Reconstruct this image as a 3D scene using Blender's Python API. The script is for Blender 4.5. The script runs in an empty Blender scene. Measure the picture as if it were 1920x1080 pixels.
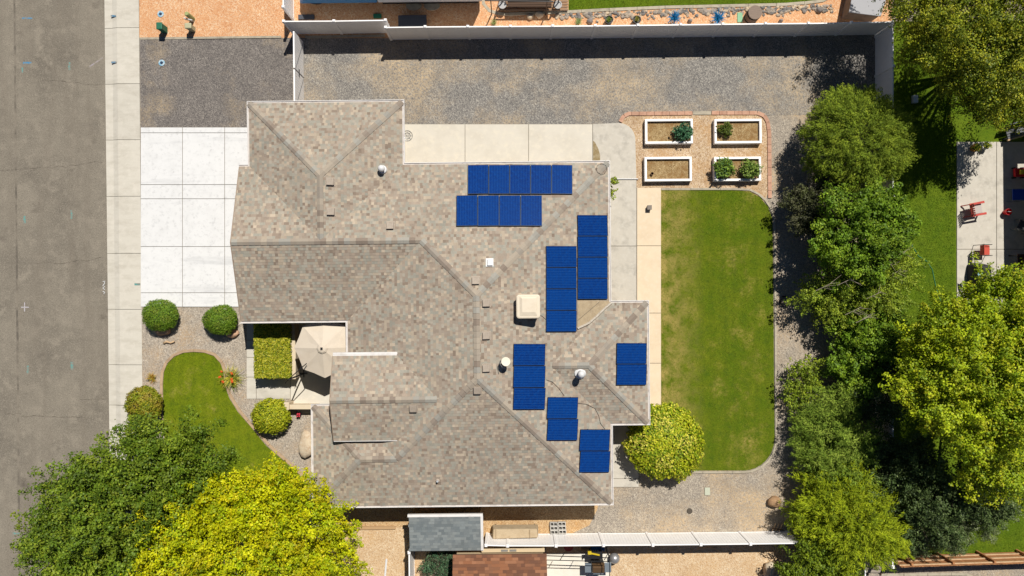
import bpy, bmesh, math, random
import numpy as np
from mathutils import Vector
random.seed(7); rng = np.random.default_rng(7)
sc = bpy.context.scene
COL = sc.collection
# ---------------------------------------------------------------- camera, sky, sun, exposure
CAM_H = 39.4; FPX = 1400.0; ROT = math.radians(0.6)
cam = bpy.data.cameras.new('camera'); cam.sensor_width = 36.0; cam.lens = 36.0*FPX/1920.0
cam.clip_start = 0.1; cam.clip_end = 2000
camo = bpy.data.objects.new('camera', cam); COL.objects.link(camo)
camo.location = (0, 0, CAM_H); camo.rotation_euler = (0, 0, -ROT)
sc.camera = camo
SUN_EL = math.radians(57.5); SUN_AZ = math.radians(24.5)      # azimuth: from +Y towards +X
w = bpy.data.worlds.new('World'); sc.world = w; w.use_nodes = True
nt = w.node_tree; nt.nodes.clear()
sky = nt.nodes.new('ShaderNodeTexSky'); sky.sky_type = 'NISHITA'; sky.sun_disc = False
sky.sun_elevation = SUN_EL; sky.sun_rotation = SUN_AZ; sky.altitude = 1500; sky.air_density = 0.7; sky.dust_density = 0.1; sky.ozone_density = 2.0
bg = nt.nodes.new('ShaderNodeBackground'); bg.inputs['Strength'].default_value = 0.05
wo = nt.nodes.new('ShaderNodeOutputWorld')
nt.links.new(sky.outputs[0], bg.inputs[0]); nt.links.new(bg.outputs[0], wo.inputs[0])
sun = bpy.data.lights.new('sun', 'SUN'); sun.energy = 5.0; sun.angle = math.radians(0.5); sun.color = (1.0, 0.95, 0.87)
suno = bpy.data.objects.new('sun', sun); COL.objects.link(suno)
sd = Vector((math.sin(SUN_AZ)*math.cos(SUN_EL), math.cos(SUN_AZ)*math.cos(SUN_EL), math.sin(SUN_EL)))
suno.rotation_euler = sd.to_track_quat('Z', 'Y').to_euler(); suno.location = (20, 40, 60)
vs = sc.view_settings; vs.view_transform = 'Standard'; vs.look = 'None'; vs.exposure = 0.2; vs.gamma = 1.0; vs.use_curve_mapping = False
try: sc.cycles.max_bounces = 6; sc.cycles.transparent_max_bounces = 6
except Exception: pass

# ---------------------------------------------------------------- pixel to place
CR, SR = math.cos(ROT), math.sin(ROT)
def P(px, py, z=0.0):
    k = (CAM_H - z)/FPX
    u, v = (px - 960)*k, (540 - py)*k
    return (u*CR + v*SR, -u*SR + v*CR, z)
def P2(px, py, z=0.0): return P(px, py, z)[:2]
def m_px(n, z=0.0): return n*(CAM_H - z)/FPX

# ---------------------------------------------------------------- materials
def lin(c): c /= 255.0; return c/12.92 if c <= 0.04045 else ((c + 0.055)/1.055)**2.4
def C(r, g, b, k=1/1.5): return (lin(r)*k, lin(g)*k, lin(b)*k, 1.0)
MATS = {}
class NT:
    def __init__(s, name):
        s.m = bpy.data.materials.new(name); s.m.use_nodes = True; s.t = s.m.node_tree
        s.b = s.t.nodes['Principled BSDF']; s.tc = None
    def n(s, t, **kw):
        x = s.t.nodes.new(t)
        for k, v in kw.items(): setattr(x, k, v)
        return x
    def l(s, a, b): s.t.links.new(a, b)
    def co(s, kind='Object'):
        if s.tc is None: s.tc = s.n('ShaderNodeTexCoord')
        return s.tc.outputs[kind]
    def noise(s, scale, detail=3.0, rough=0.6, vec=None, stretch=None, dist=0.0):
        x = s.n('ShaderNodeTexNoise'); x.inputs['Scale'].default_value = scale
        x.inputs['Detail'].default_value = detail; x.inputs['Roughness'].default_value = rough; x.inputs['Distortion'].default_value = dist
        v = vec or s.co()
        if stretch:
            mp = s.n('ShaderNodeMapping'); mp.inputs['Scale'].default_value = stretch; s.l(v, mp.inputs[0]); v = mp.outputs[0]
        s.l(v, x.inputs['Vector']); return x.outputs['Fac']
    def ramp(s, f, lo, hi, flip=False):
        r = s.n('ShaderNodeMapRange'); r.inputs['From Min'].default_value = lo; r.inputs['From Max'].default_value = hi
        if flip: r.inputs['To Min'].default_value = 1; r.inputs['To Max'].default_value = 0
        s.l(f, r.inputs['Value']); return r.outputs[0]
    def mix(s, f, a, b, blend='MIX'):
        x = s.n('ShaderNodeMix'); x.data_type = 'RGBA'; x.blend_type = blend
        for i, val in ((6, a), (7, b)):
            if isinstance(val, tuple): x.inputs[i].default_value = val
            else: s.l(val, x.inputs[i])
        if isinstance(f, float): x.inputs[0].default_value = f
        else: s.l(f, x.inputs[0])
        return x.outputs[2]
    def base(s, c):
        if isinstance(c, tuple): s.b.inputs['Base Color'].default_value = c
        else: s.l(c, s.b.inputs['Base Color'])
    def bump(s, f, strength=0.3, dist=0.02):
        x = s.n('ShaderNodeBump'); x.inputs['Strength'].default_value = strength; x.inputs['Distance'].default_value = dist
        s.l(f, x.inputs['Height']); s.l(x.outputs[0], s.b.inputs['Normal'])
def surf(name, c0, layers=(), rough=0.8, bump=None, metal=0.0, rnd=0.0, spec=0.3):
    """layers: (colour, noise scale, lo, hi[, stretch]) mixed one over the other"""
    if name in MATS: return MATS[name]
    n = NT(name); col = c0
    for L in layers:
        f = n.ramp(n.noise(L[1], 4.0, 0.65, stretch=L[4] if len(L) > 4 else None), L[2], L[3])
        col = n.mix(f, col, L[0])
    if rnd:
        oi = n.n('ShaderNodeObjectInfo'); hs = n.n('ShaderNodeHueSaturation')
        r = n.n('ShaderNodeMapRange'); r.inputs['To Min'].default_value = 1 - rnd; r.inputs['To Max'].default_value = 1 + rnd
        n.l(oi.outputs['Random'], r.inputs['Value']); n.l(r.outputs[0], hs.inputs['Value'])
        if isinstance(col, tuple): hs.inputs['Color'].default_value = col
        else: n.l(col, hs.inputs['Color'])
        col = hs.outputs[0]
    n.base(col); n.b.inputs['Roughness'].default_value = rough; n.b.inputs['Metallic'].default_value = metal
    n.b.inputs['Specular IOR Level'].default_value = spec
    if bump: n.bump(n.noise(bump[0], 3.0), bump[1], bump[2])
    MATS[name] = n.m; return n.m
def gravel(name, c, dark, light, patch, plo=0.52, phi=0.68, pscale=0.35, cell=26):
    """loose stones: small cells of several tones, and larger patches where soil shows"""
    n = NT(name)
    v = n.n('ShaderNodeTexVoronoi'); v.inputs['Scale'].default_value = cell; n.l(n.co(), v.inputs['Vector'])
    sep = n.n('ShaderNodeSeparateColor'); n.l(v.outputs['Color'], sep.inputs[0])
    col = n.mix(n.ramp(sep.outputs[0], 0.45, 0.95), c, light)
    col = n.mix(n.ramp(sep.outputs[1], 0.5, 1.0), col, dark)
    big = n.ramp(n.noise(pscale, 6.0, 0.62), plo, phi)
    fine = n.ramp(n.noise(9, 3.0, 0.7), 0.35, 0.62)
    mul = n.n('ShaderNodeMath', operation='MULTIPLY'); n.l(big, mul.inputs[0]); n.l(fine, mul.inputs[1])
    col = n.mix(mul.outputs[0], col, patch)
    col = n.mix(n.ramp(n.noise(1.1, 5.0, 0.7), 0.35, 0.75), col, n.mix(0.5, col, dark))
    n.base(col); n.b.inputs['Roughness'].default_value = 0.95; n.b.inputs['Specular IOR Level'].default_value = 0.1
    n.bump(v.outputs['Distance'], 0.55, 0.03)
    return n.m
def attr_mat(name, rough=0.85, trans=0.0, spec=0.2, bump=None, tint=None):
    n = NT(name); a = n.n('ShaderNodeAttribute'); a.attribute_name = 'Col'
    c = a.outputs['Color']
    if bump == 'grain': c = n.mix(n.ramp(n.noise(0.5, 5.0, 0.65, stretch=(1,1,0.3)), 0.4, 0.7), c, n.mix(0.16, c, (0.09,0.075,0.06,1))); c = n.mix(n.ramp(n.noise(45, 2.0), 0.3, 0.7), c, n.mix(0.25, c, (0.05, 0.045, 0.04, 1)))
    n.l(c, n.b.inputs['Base Color']); n.b.inputs['Roughness'].default_value = rough; n.b.inputs['Specular IOR Level'].default_value = spec
    if trans:
        tr = n.n('ShaderNodeBsdfTranslucent'); mx = n.n('ShaderNodeMixShader'); mx.inputs[0].default_value = trans
        n.l(c, tr.inputs[0]); n.l(n.b.outputs[0], mx.inputs[1]); n.l(tr.outputs[0], mx.inputs[2])
        n.l(mx.outputs[0], n.t.nodes['Material Output'].inputs[0])
    return n.m

# ---------------------------------------------------------------- mesh and object helpers
class MB:
    def __init__(s): s.v = []; s.f = []
    def add(s, vs, fs):
        b = len(s.v); s.v += [tuple(p) for p in vs]; s.f += [tuple(i + b for i in f) for f in fs]; return s
    def box(s, x0, x1, y0, y1, z0, z1):
        return s.hexa([(x0,y0,z0),(x1,y0,z0),(x1,y1,z0),(x0,y1,z0),(x0,y0,z1),(x1,y0,z1),(x1,y1,z1),(x0,y1,z1)])
    def hexa(s, p): return s.add(p, [(3,2,1,0),(4,5,6,7),(0,1,5,4),(1,2,6,5),(2,3,7,6),(3,0,4,7)])
    def bar(s, a, b, w, h=None, up=(0,0,1)):
        a, b = Vector(a), Vector(b); h = h or w; d = (b - a).normalized(); u = Vector(up)
        if abs(d.dot(u)) > 0.95: u = Vector((0, 1, 0))
        r = d.cross(u).normalized()*w/2; t = r.cross(d).normalized()*h/2
        return s.hexa([a-r-t, a+r-t, b+r-t, b-r-t, a-r+t, a+r+t, b+r+t, b-r+t])
    def prism(s, poly, z0, z1):
        n = len(poly); A = sum(poly[i][0]*poly[(i+1)%n][1] - poly[(i+1)%n][0]*poly[i][1] for i in range(n))
        if A < 0: poly = poly[::-1]
        vs = [(x, y, z0) for x, y in poly] + [(x, y, z1) for x, y in poly]
        fs = [tuple(range(n-1, -1, -1)), tuple(range(n, 2*n))] + [(i, (i+1)%n, n+(i+1)%n, n+i) for i in range(n)]
        return s.add(vs, fs)
    def sheet(s, poly, z):
        n = len(poly); A = sum(poly[i][0]*poly[(i+1)%n][1] - poly[(i+1)%n][0]*poly[i][1] for i in range(n))
        if A < 0: poly = poly[::-1]
        return s.add([(x, y, z) for x, y in poly], [tuple(range(n))])
    def tube(s, pts, r, n=6, r1=None):
        pts = [Vector(p) for p in pts]; k = len(pts); r1 = r if r1 is None else r1; vs = []; fs = []
        for i, p in enumerate(pts):
            d = (pts[min(i+1, k-1)] - pts[max(i-1, 0)]).normalized()
            u = Vector((0,0,1)) if abs(d.z) < 0.9 else Vector((1,0,0))
            a = d.cross(u).normalized(); b = a.cross(d); rr = r + (r1 - r)*i/max(1, k-1)
            vs += [p + (a*math.cos(t) + b*math.sin(t))*rr for t in [2*math.pi*j/n for j in range(n)]]
        for i in range(k-1):
            fs += [(i*n+j, i*n+(j+1)%n, (i+1)*n+(j+1)%n, (i+1)*n+j) for j in range(n)]
        fs += [tuple(range(n-1, -1, -1)), tuple(range((k-1)*n, k*n))]
        return s.add(vs, fs)
    def lathe(s, prof, n=20, c=(0,0,0)):
        vs = []; fs = []; k = len(prof)
        for r, z in prof: vs += [(c[0]+r*math.cos(2*math.pi*j/n), c[1]+r*math.sin(2*math.pi*j/n), c[2]+z) for j in range(n)]
        for i in range(k-1): fs += [(i*n+j, i*n+(j+1)%n, (i+1)*n+(j+1)%n, (i+1)*n+j) for j in range(n)]
        fs += [tuple(range(n-1, -1, -1)), tuple(range((k-1)*n, k*n))]
        return s.add(vs, fs)
    def rock(s, c, rx, ry, rz, seed=0, n=10, k=7, rough=0.16):
        r = random.Random(seed); ph = [r.uniform(0, 6.28) for _ in range(6)]; vs = []; fs = []
        for i in range(k):
            t = math.pi*(i + 0.5)/k
            for j in range(n):
                a = 2*math.pi*j/n
                q = 1 + rough*(math.sin(2*a+ph[0])*0.7 + math.sin(3*a+ph[1]+t*2) + 0.6*math.sin(5*a+ph[2]+3*t)) + r.uniform(-rough, rough)*0.4
                vs.append((c[0]+rx*q*math.sin(t)*math.cos(a), c[1]+ry*q*math.sin(t)*math.sin(a), c[2]-rz*math.cos(t)*(1+rough*math.sin(a+ph[3]))))
        for i in range(k-1): fs += [(i*n+j, i*n+(j+1)%n, (i+1)*n+(j+1)%n, (i+1)*n+j) for j in range(n)]
        fs += [tuple(range(n-1, -1, -1)), tuple(range((k-1)*n, k*n))]
        return s.add(vs, fs)
def wloc(o):
    v = Vector((0, 0, 0))
    while o is not None: v += o.location; o = o.parent
    return v
def obj(name, mb, mat, parent=None, local=False, bevel=0.0, smooth=False):
    """one mesh object; vertices are in world space unless local"""
    vs = mb.v
    if parent is not None and not local:
        q = wloc(parent); vs = [(x-q.x, y-q.y, z-q.z) for x, y, z in vs]
    me = bpy.data.meshes.new(name); me.from_pydata(vs, [], mb.f); me.update()
    if smooth: me.polygons.foreach_set('use_smooth', [True]*len(me.polygons))
    me.materials.append(mat)
    o = bpy.data.objects.new(name, me); COL.objects.link(o)
    if parent is not None: o.parent = parent
    if bevel:
        b = o.modifiers.new('bevel', 'BEVEL'); b.width = bevel; b.segments = 2; b.limit_method = 'ANGLE'
    return o
def tag(o, label, cat, group=None):
    o['label'] = label; o['category'] = cat
    if group: o['group'] = group
    return o
def thing(name, label, cat, loc=(0,0,0), group=None, rz=0.0):
    o = bpy.data.objects.new(name, None); COL.objects.link(o); o.empty_display_size = 0.2
    o.location = loc; o.rotation_euler = (0, 0, rz); return tag(o, label, cat, group)
def struct(name, mb, mat, parent=None):
    o = obj(name, mb, mat, parent)
    if parent is None: o['kind'] = 'structure'
    return o
def copy_tree(o, parent=None):
    c = o.copy(); COL.objects.link(c); c.parent = parent
    for ch in list(o.children): copy_tree(ch, c)
    return c
def pxrect(x0, y0, x1, y1, z=0.0): return [P2(x0,y0,z), P2(x1,y0,z), P2(x1,y1,z), P2(x0,y1,z)]
def pxpoly(pts, z=0.0): return [P2(x, y, z) for x, y in pts]
def arc(cx, cy, rx, ry, a0, a1, n=8): return [(cx + rx*math.cos(math.radians(a0+(a1-a0)*i/n)), cy - ry*math.sin(math.radians(a0+(a1-a0)*i/n))) for i in range(n+1)]
def offset(poly, d):
    """mitred offset of a closed counter-clockwise outline, outwards for d > 0"""
    n = len(poly); out = []
    for i in range(n):
        a, b, c = Vector(poly[i-1]), Vector(poly[i]), Vector(poly[(i+1)%n])
        e1, e2 = (b-a).normalized(), (c-b).normalized(); n1, n2 = Vector((e1.y,-e1.x)), Vector((e2.y,-e2.x))
        m = (n1+n2); m = m/ max(0.2, m.dot(n1)) if m.length > 1e-6 else n1
        out.append((b.x + m.x*d, b.y + m.y*d))
    return out
def ribbon(pts, w):
    """outline of a band of width w along open points"""
    L, R = [], []
    for i in range(len(pts)):
        d = (Vector(pts[min(i+1, len(pts)-1)]) - Vector(pts[max(i-1, 0)])).normalized(); nrm = Vector((-d.y, d.x))*w/2
        L.append((pts[i][0]+nrm.x, pts[i][1]+nrm.y)); R.append((pts[i][0]-nrm.x, pts[i][1]-nrm.y))
    return L, R
# ================================================================ SETTING
asphalt = surf('asphalt', C(150,142,128), [(C(126,119,108),0.35,0.42,0.7),(C(162,153,138),1.7,0.5,0.7),(C(172,162,146),16,0.5,0.75),(C(138,129,116),0.9,0.48,0.75,(1,0.1,1)),(C(112,104,94),0.55,0.62,0.78),(C(96,90,82),26,0.52,0.7),(C(186,176,160),31,0.58,0.74)], 0.95, (60,0.4,0.012), spec=0.15)
walk_mat = surf('sidewalk_concrete', C(226,220,206), [(C(206,199,184),0.8,0.45,0.75,(1,3,1)),(C(235,228,214),3,0.5,0.8),(C(180,172,158),22,0.62,0.8)], 0.9, (40,0.15,0.01), rnd=0.035)
drive_mat = surf('driveway_concrete', C(246,246,245), [(C(238,238,237),1.5,0.45,0.7),(C(196,197,199),0.5,0.56,0.85,(0.3,2.2,1)),(C(214,214,214),6,0.55,0.8),(C(225,224,222),9,0.6,0.8)], 0.85, (40,0.1,0.01), rnd=0.015)
patio_mat = surf('patio_concrete', C(233,226,211), [(C(219,211,195),0.7,0.45,0.75),(C(245,236,216),3,0.5,0.8),(C(205,194,174),15,0.66,0.82)], 0.9, (40,0.12,0.01), rnd=0.02)
oldpatio_mat = surf('weathered_concrete', C(217,210,196), [(C(190,184,172),1.6,0.5,0.72),(C(229,223,210),4,0.5,0.8)], 0.9, (40,0.15,0.01), rnd=0.03)
path_mat = surf('cream_path_concrete', C(250,229,197), [(C(240,218,186),1.2,0.45,0.75),(C(252,236,210),5,0.5,0.8)], 0.9, (40,0.1,0.01), rnd=0.015)
curb_mat = surf('curb_concrete', C(196,186,165), [(C(168,158,140),4,0.45,0.7)], 0.9, (40,0.15,0.01), rnd=0.06)
tancurb_mat = surf('tan_curb', C(200,172,140), [(C(176,150,122),4,0.45,0.7)], 0.9, (40,0.15,0.01), rnd=0.06)
joint_mat = surf('joint_soil', C(150,140,124), [], 0.95)
g_yard = gravel('grey_yard_gravel', C(186,174,158), C(138,130,121), C(224,212,192), C(224,194,152), 0.44, 0.64, 0.3)
g_back = gravel('back_gravel', C(158,153,146), C(110,108,107), C(204,198,186), C(222,198,162), 0.45, 0.60, 0.22)
g_dark = gravel('dark_gravel', C(140,133,128), C(100,96,94), C(178,170,160), C(196,176,146), 0.54, 0.72, 0.45)
g_front = gravel('front_gravel', C(198,184,166), C(148,140,130), C(230,218,200), C(214,180,138), 0.5, 0.72, 0.5)
g_orange = gravel('orange_gravel', C(246,194,146), C(216,152,106), C(255,228,192), C(236,176,124), 0.45, 0.7, 0.6, 20)
g_tan = gravel('tan_gravel', C(238,208,168), C(200,164,124), C(252,234,202), C(226,186,134), 0.45, 0.7, 0.5, 22)
chips = gravel('wood_chips', C(226,198,160), C(172,138,104), C(248,228,202), C(210,166,112), 0.48, 0.66, 0.9, 22)
dirt_mat = gravel('red_brown_dirt', C(220,186,138), C(178,138,98), C(242,214,172), C(226,172,104), 0.5, 0.7, 0.8, 24)
def lawn_mat(name, a, b, dry, dlo, dhi, extra=None):
    n = NT(name); col = n.mix(n.ramp(n.noise(0.9, 4.0, 0.65), 0.3, 0.7), a, b)
    col = n.mix(n.ramp(n.noise(22, 3.0, 0.7), 0.35, 0.7), col, n.mix(0.6, col, (0.02,0.045,0.004,1)))
    wv = n.n('ShaderNodeTexWave'); wv.bands_direction = 'X'; wv.inputs['Scale'].default_value = 0.55; wv.inputs['Distortion'].default_value = 3.5; wv.inputs['Detail'].default_value = 2; n.l(n.co(), wv.inputs['Vector']); col = n.mix(n.ramp(wv.outputs['Fac'], 0.3, 0.7), col, n.mix(0.10, col, (0.03,0.06,0.006,1)))
    col = n.mix(n.ramp(n.noise(2.6, 4.0, 0.7), 0.5, 0.72), col, n.mix(0.45, col, (0.035,0.075,0.012,1)))
    f = n.ramp(n.noise(0.45, 5.0, 0.7), dlo, dhi); g = n.ramp(n.noise(7, 3.0, 0.7), 0.35, 0.65)
    m = n.n('ShaderNodeMath', operation='MULTIPLY'); n.l(f, m.inputs[0]); n.l(g, m.inputs[1])
    col = n.mix(m.outputs[0], col, dry)
    if extra:
        sx = n.n('ShaderNodeSeparateXYZ'); n.l(n.co(), sx.inputs[0]); e1 = n.ramp(sx.outputs[0], extra[1], extra[0]); e2 = n.ramp(n.noise(1.3, 5.0, 0.7), 0.36, 0.62); m2 = n.n('ShaderNodeMath', operation='MULTIPLY'); n.l(e1, m2.inputs[0]); n.l(e2, m2.inputs[1]); col = n.mix(m2.outputs[0], col, dry)
    n.base(col); n.b.inputs['Roughness'].default_value = 0.95; n.b.inputs['Specular IOR Level'].default_value = 0.05
    n.bump(n.noise(40, 2.0), 0.8, 0.04); return n.m
lawn = lawn_mat('back_lawn', C(108,134,28), C(140,150,38), C(200,176,104), 0.54, 0.76, extra=(7.7,10.2))
lawn_f = lawn_mat('front_lawn', C(130,152,28), C(158,168,38), C(200,180,106), 0.56, 0.76)
lawn_n = lawn_mat('neighbour_lawn', C(108,138,32), C(132,152,40), C(186,172,96), 0.64, 0.82)

G0 = -0.16
struct('ground', MB().sheet([(-600,-600),(600,-600),(600,600),(-600,600)], G0), surf('far_earth', C(176,158,128), [(C(120,126,70),0.05,0.45,0.6)], 0.95))
def EX(px, z=0.0): return [P2(px, -700, z), P2(px, 1780, z)]
def strip(xa_top, xa_bot, xb_top, xb_bot, y0=-700, y1=1780):
    f = lambda t, b, y: t + (b - t)*(y/1000.0)
    return [P2(f(xa_top,xa_bot,y0), y0), P2(f(xb_top,xb_bot,y0), y0), P2(f(xb_top,xb_bot,y1), y1), P2(f(xa_top,xa_bot,y1), y1)]
road = struct('road', MB().sheet(strip(-700,-690,193.5,205), -0.11), asphalt)
yard = struct('yard_gravel', MB().prism(strip(261,270,3000,3000), G0, 0.0), g_yard)
def xat(t, b, y): return t + (b - t)*y/1000.0
# gutter and pavement, slab by slab
gut = struct('gutter', MB().prism(strip(193.5,205,261,270), G0, -0.118), joint_mat)
pav = struct('pavement', MB().prism(strip(208.5,218,261,270), -0.1178, -0.117), joint_mat)
jy = [-700,-580,-475,-370,-265,-160,-52,52,157,262,368,475,580,684,760,895,1000,1105,1210,1320,1430,1540,1660,1780]
for i in range(len(jy)-1):
    y0, y1 = jy[i]+0.4, jy[i+1]-0.4
    q = [P2(xat(193.8,205.2,y0),y0), P2(xat(208.5,217.9,y0),y0), P2(xat(208.5,217.9,y1),y1), P2(xat(193.8,205.2,y1),y1)]
    mb = MB(); mb.hexa([(q[3][0],q[3][1],-0.118),(q[2][0],q[2][1],-0.118),(q[1][0],q[1][1],-0.118),(q[0][0],q[0][1],-0.118),
                        (q[3][0],q[3][1],-0.10),(q[2][0],q[2][1],-0.085),(q[1][0],q[1][1],-0.085),(q[0][0],q[0][1],-0.10)])
    obj('gutter_slab', mb, walk_mat, gut)
    q = [P2(xat(208.7,218.1,y0),y0), P2(xat(260.6,269.6,y0),y0), P2(xat(260.6,269.6,y1),y1), P2(xat(208.7,218.1,y1),y1)]
    a = [P2(xat(219,228.5,y0),y0), P2(xat(219,228.5,y1),y1)]
    mb = MB(); mb.hexa([(q[3][0],q[3][1],-0.116),(a[1][0],a[1][1],-0.116),(a[0][0],a[0][1],-0.116),(q[0][0],q[0][1],-0.116),
                        (q[3][0],q[3][1],-0.075),(a[1][0],a[1][1],0.012),(a[0][0],a[0][1],0.012),(q[0][0],q[0][1],-0.075)])
    mb.hexa([(a[1][0],a[1][1],-0.116),(q[2][0],q[2][1],-0.116),(q[1][0],q[1][1],-0.116),(a[0][0],a[0][1],-0.116),
             (a[1][0],a[1][1],0.012),(q[2][0],q[2][1],0.02),(q[1][0],q[1][1],0.02),(a[0][0],a[0][1],0.012)])
    obj('pavement_slab', mb, walk_mat, pav)
# cracks, seam and utility paint on the road
seam = surf('tar_seam', C(112,105,95), [(C(146,137,123),1.5,0.4,0.6)], 0.9)
tar = surf('tar_crack', C(96,89,80), [(C(140,131,118),6,0.42,0.6)], 0.9)
def band(pts, w, z, jit=0.0, seed=1):
    r = random.Random(seed); L, R = ribbon(pts, w); mb = MB(); n = len(pts)
    vs = [(x + r.uniform(-jit,jit), y + r.uniform(-jit,jit), z) for x, y in L] + [(x + r.uniform(-jit,jit), y + r.uniform(-jit,jit), z) for x, y in R]
    return mb.add(vs, [(i+1, i, n+i, n+i+1) for i in range(n-1)])
def wig(a, b, n, amp, seed):
    r = random.Random(seed); out = []; o = 0
    for i in range(n+1):
        t = i/n; o = o*0.7 + r.uniform(-amp, amp); out.append((a[0]+(b[0]-a[0])*t, a[1]+(b[1]-a[1])*t + o))
    return out
obj('tar_seam', band([P2(27+0.009*y, y, -0.11) for y in range(-60, 1200, 30)], 0.10, -0.107, 0.012), seam, road)
for k, (a, b, n) in enumerate([((85,150),(193,158),26),((0,320),(120,312),22),((120,312),(192,302),16),((52,494),(130,493),16),((130,493),(192,484),14),((0,772),(40,775),8),((40,780),(160,782),20),((150,750),(203,750),8)]):
    obj('road_crack', band([P2(x, y, -0.11) for x, y in wig(a, b, n, 1.6, k)], 0.024, -0.1055 + 0.0002*k, 0.006, k), tar, road)
cyan = surf('cyan_paint', C(96,172,166), [(C(146,146,136),12,0.38,0.56)], 0.8); blue = surf('blue_paint', C(80,148,190), [(C(150,148,140),12,0.42,0.6)], 0.8)
whitep = surf('faded_white_paint', C(205,200,208), [(C(170,160,150),10,0.5,0.62)], 0.8)
for (x, y, w_, h_, m) in [(51,34,20,3,blue),(51,118,16,4,blue),(42,131,3,11,cyan),(130,124,3.5,15,cyan),(46,412,4,14,cyan),(134,402,3.5,16,cyan),(52,693,3.5,15,cyan),(135,686,5,15,cyan),(30,1000,13,3.5,cyan),(47,576,15,1.6,whitep)]:
    obj('paint_mark', MB().sheet(pxrect(x-w_/2,y-h_/2,x+w_/2,y+h_/2,-0.11), -0.106), m, road)
obj('paint_mark', MB().sheet(pxrect(45.4,567,47,584.5,-0.11), -0.1045), whitep, road)
obj('paint_mark', band([P2(x,y,-0.11) for x, y in [(168,125),(180,117),(193,108)]], 0.07, -0.105), surf('lilac_paint', C(178,168,176), [(C(165,156,142),8,0.4,0.6)], 0.8), road)
for pts in ([(193,528),(197,527),(196,532),(193,536)], [(197,537),(193,540),(197,543)], [(193,546),(197,548),(195,551)]):
    obj('paint_scrawl', band([P2(x,y,-0.1) for x, y in pts], 0.035, -0.0795), surf('white_paint', C(240,240,240), [], 0.8), gut)
for (x, y, w_, h_) in [(213,30,10,3),(214,117,10,3),(258,533,11,4)]:
    obj('paint_mark', MB().sheet(pxrect(x-w_/2,y-h_/2,x+w_/2,y+h_/2), 0.0245), blue if y < 300 else cyan, pav)
# sheets of gravel on the yard, each a little above the next
def sheet(name, pts, z, m): return struct(name, MB().sheet(pxpoly(pts), z), m)
sheet('dark_side_gravel', [(262,74),(575,70),(575,300),(264,239)], 0.004, g_dark)
sheet('back_yard_gravel', [(549,74),(760,70),(1660,60),(1660,214),(1450,216),(1160,240),(740,320),(549,320)], 0.008, g_back)
sheet('neighbour_orange_gravel', [(261,-300),(1672,-300),(1672,46),(1660,62),(760,72),(530,71),(261.5,71)], 0.012, g_orange)
sheet('front_yard_gravel', [(265,575),(470,575),(470,640),(600,740),(600,960),(300,1000),(268,800)], 0.005, g_front)
sheet('side_dirt', [(600,930),(1125,930),(1120,955),(1105,985),(1060,1006),(906,1012),(766,990),(600,990)], 0.006, dirt_mat)
sheet('south_neighbour_gravel', [(560,988),(766,988),(766,1012),(1200,1003),(1520,1000),(1620,1010),(1620,1500),(560,1500)], 0.009, g_tan)
sheet('southeast_gravel', [(1624,1062),(1700,1062),(2300,1058),(2300,1500),(1624,1500)], 0.0135, g_yard)
sheet('neighbour_lawn_east', [(1666,40),(2100,40),(2100,268),(1874,268),(1874,620),(2100,620),(2100,1040),(1666,1046)], 0.010, lawn_n)
sheet('neighbour_lawn_north', [(1066,-300),(1560,-300),(1540,0),(1470,7),(1250,12),(1130,17),(1066,20)], 0.020, lawn_n)
sheet('wood_chip_bed', [(1163,228),(1175,212),(1420,211),(1438,232),(1441,360),(1430,385),(1405,360),(1190,352),(1188,290)], 0.014, chips)
# lawns
back_lawn_px = [(1238,357)] + [(1380,357),(1405,359),(1425,370),(1440,388),(1448,410),(1449,450),(1452,800)] + arc(1394,822,58,60,0,-90,8) + [(1310,882),(1262,876),(1240,850)]
front_lawn_px = [(307,800),(306,720),(308,694),(318,676),(335,664),(352,660),(378,660),(398,665),(412,678),(419,695),(421,720),(430,746),(446,772),(470,800),(500,836),(530,862),(556,884),(572,904),(576,930),(500,985),(400,1010),(320,1000)]
sheet('back_lawn', back_lawn_px, 0.018, lawn); sheet('front_lawn', front_lawn_px, 0.018, lawn_f)
def inside(poly, pts):
    x, y = pts[:,0], pts[:,1]; r = np.zeros(len(pts), bool); n = len(poly)
    for i in range(n):
        (x0,y0), (x1,y1) = poly[i], poly[(i+1)%n]
        if y0 == y1: continue
        c = ((y0 > y) != (y1 > y)) & (x < (x1-x0)*(y-y0)/(y1-y0)+x0); r ^= c
    return r
def quads(name, V, colr, mat, parent=None, pv=4):
    """V: n x pv x 3 vertices, colr: n x 3, one face each"""
    n = len(V)
    if parent is not None: V = V - np.array(wloc(parent))
    me = bpy.data.meshes.new(name); me.vertices.add(n*pv); me.loops.add(n*pv); me.polygons.add(n)
    me.vertices.foreach_set('co', V.reshape(-1).astype(np.float32))
    me.loops.foreach_set('vertex_index', np.arange(n*pv, dtype=np.int32))
    me.polygons.foreach_set('loop_start', np.arange(0, n*pv, pv, dtype=np.int32))
    at = me.attributes.new('Col', 'FLOAT_COLOR', 'POINT')
    at.data.foreach_set('color', np.concatenate([np.repeat(colr, pv, 0), np.ones((n*pv,1))], 1).reshape(-1).astype(np.float32))
    me.update(calc_edges=True); me.materials.append(mat)
    o = bpy.data.objects.new(name, me); COL.objects.link(o)
    if parent is not None: o.parent = parent
    return o
grass_m = attr_mat('grass_blades', 0.8, 0.3, 0.1)
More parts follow.
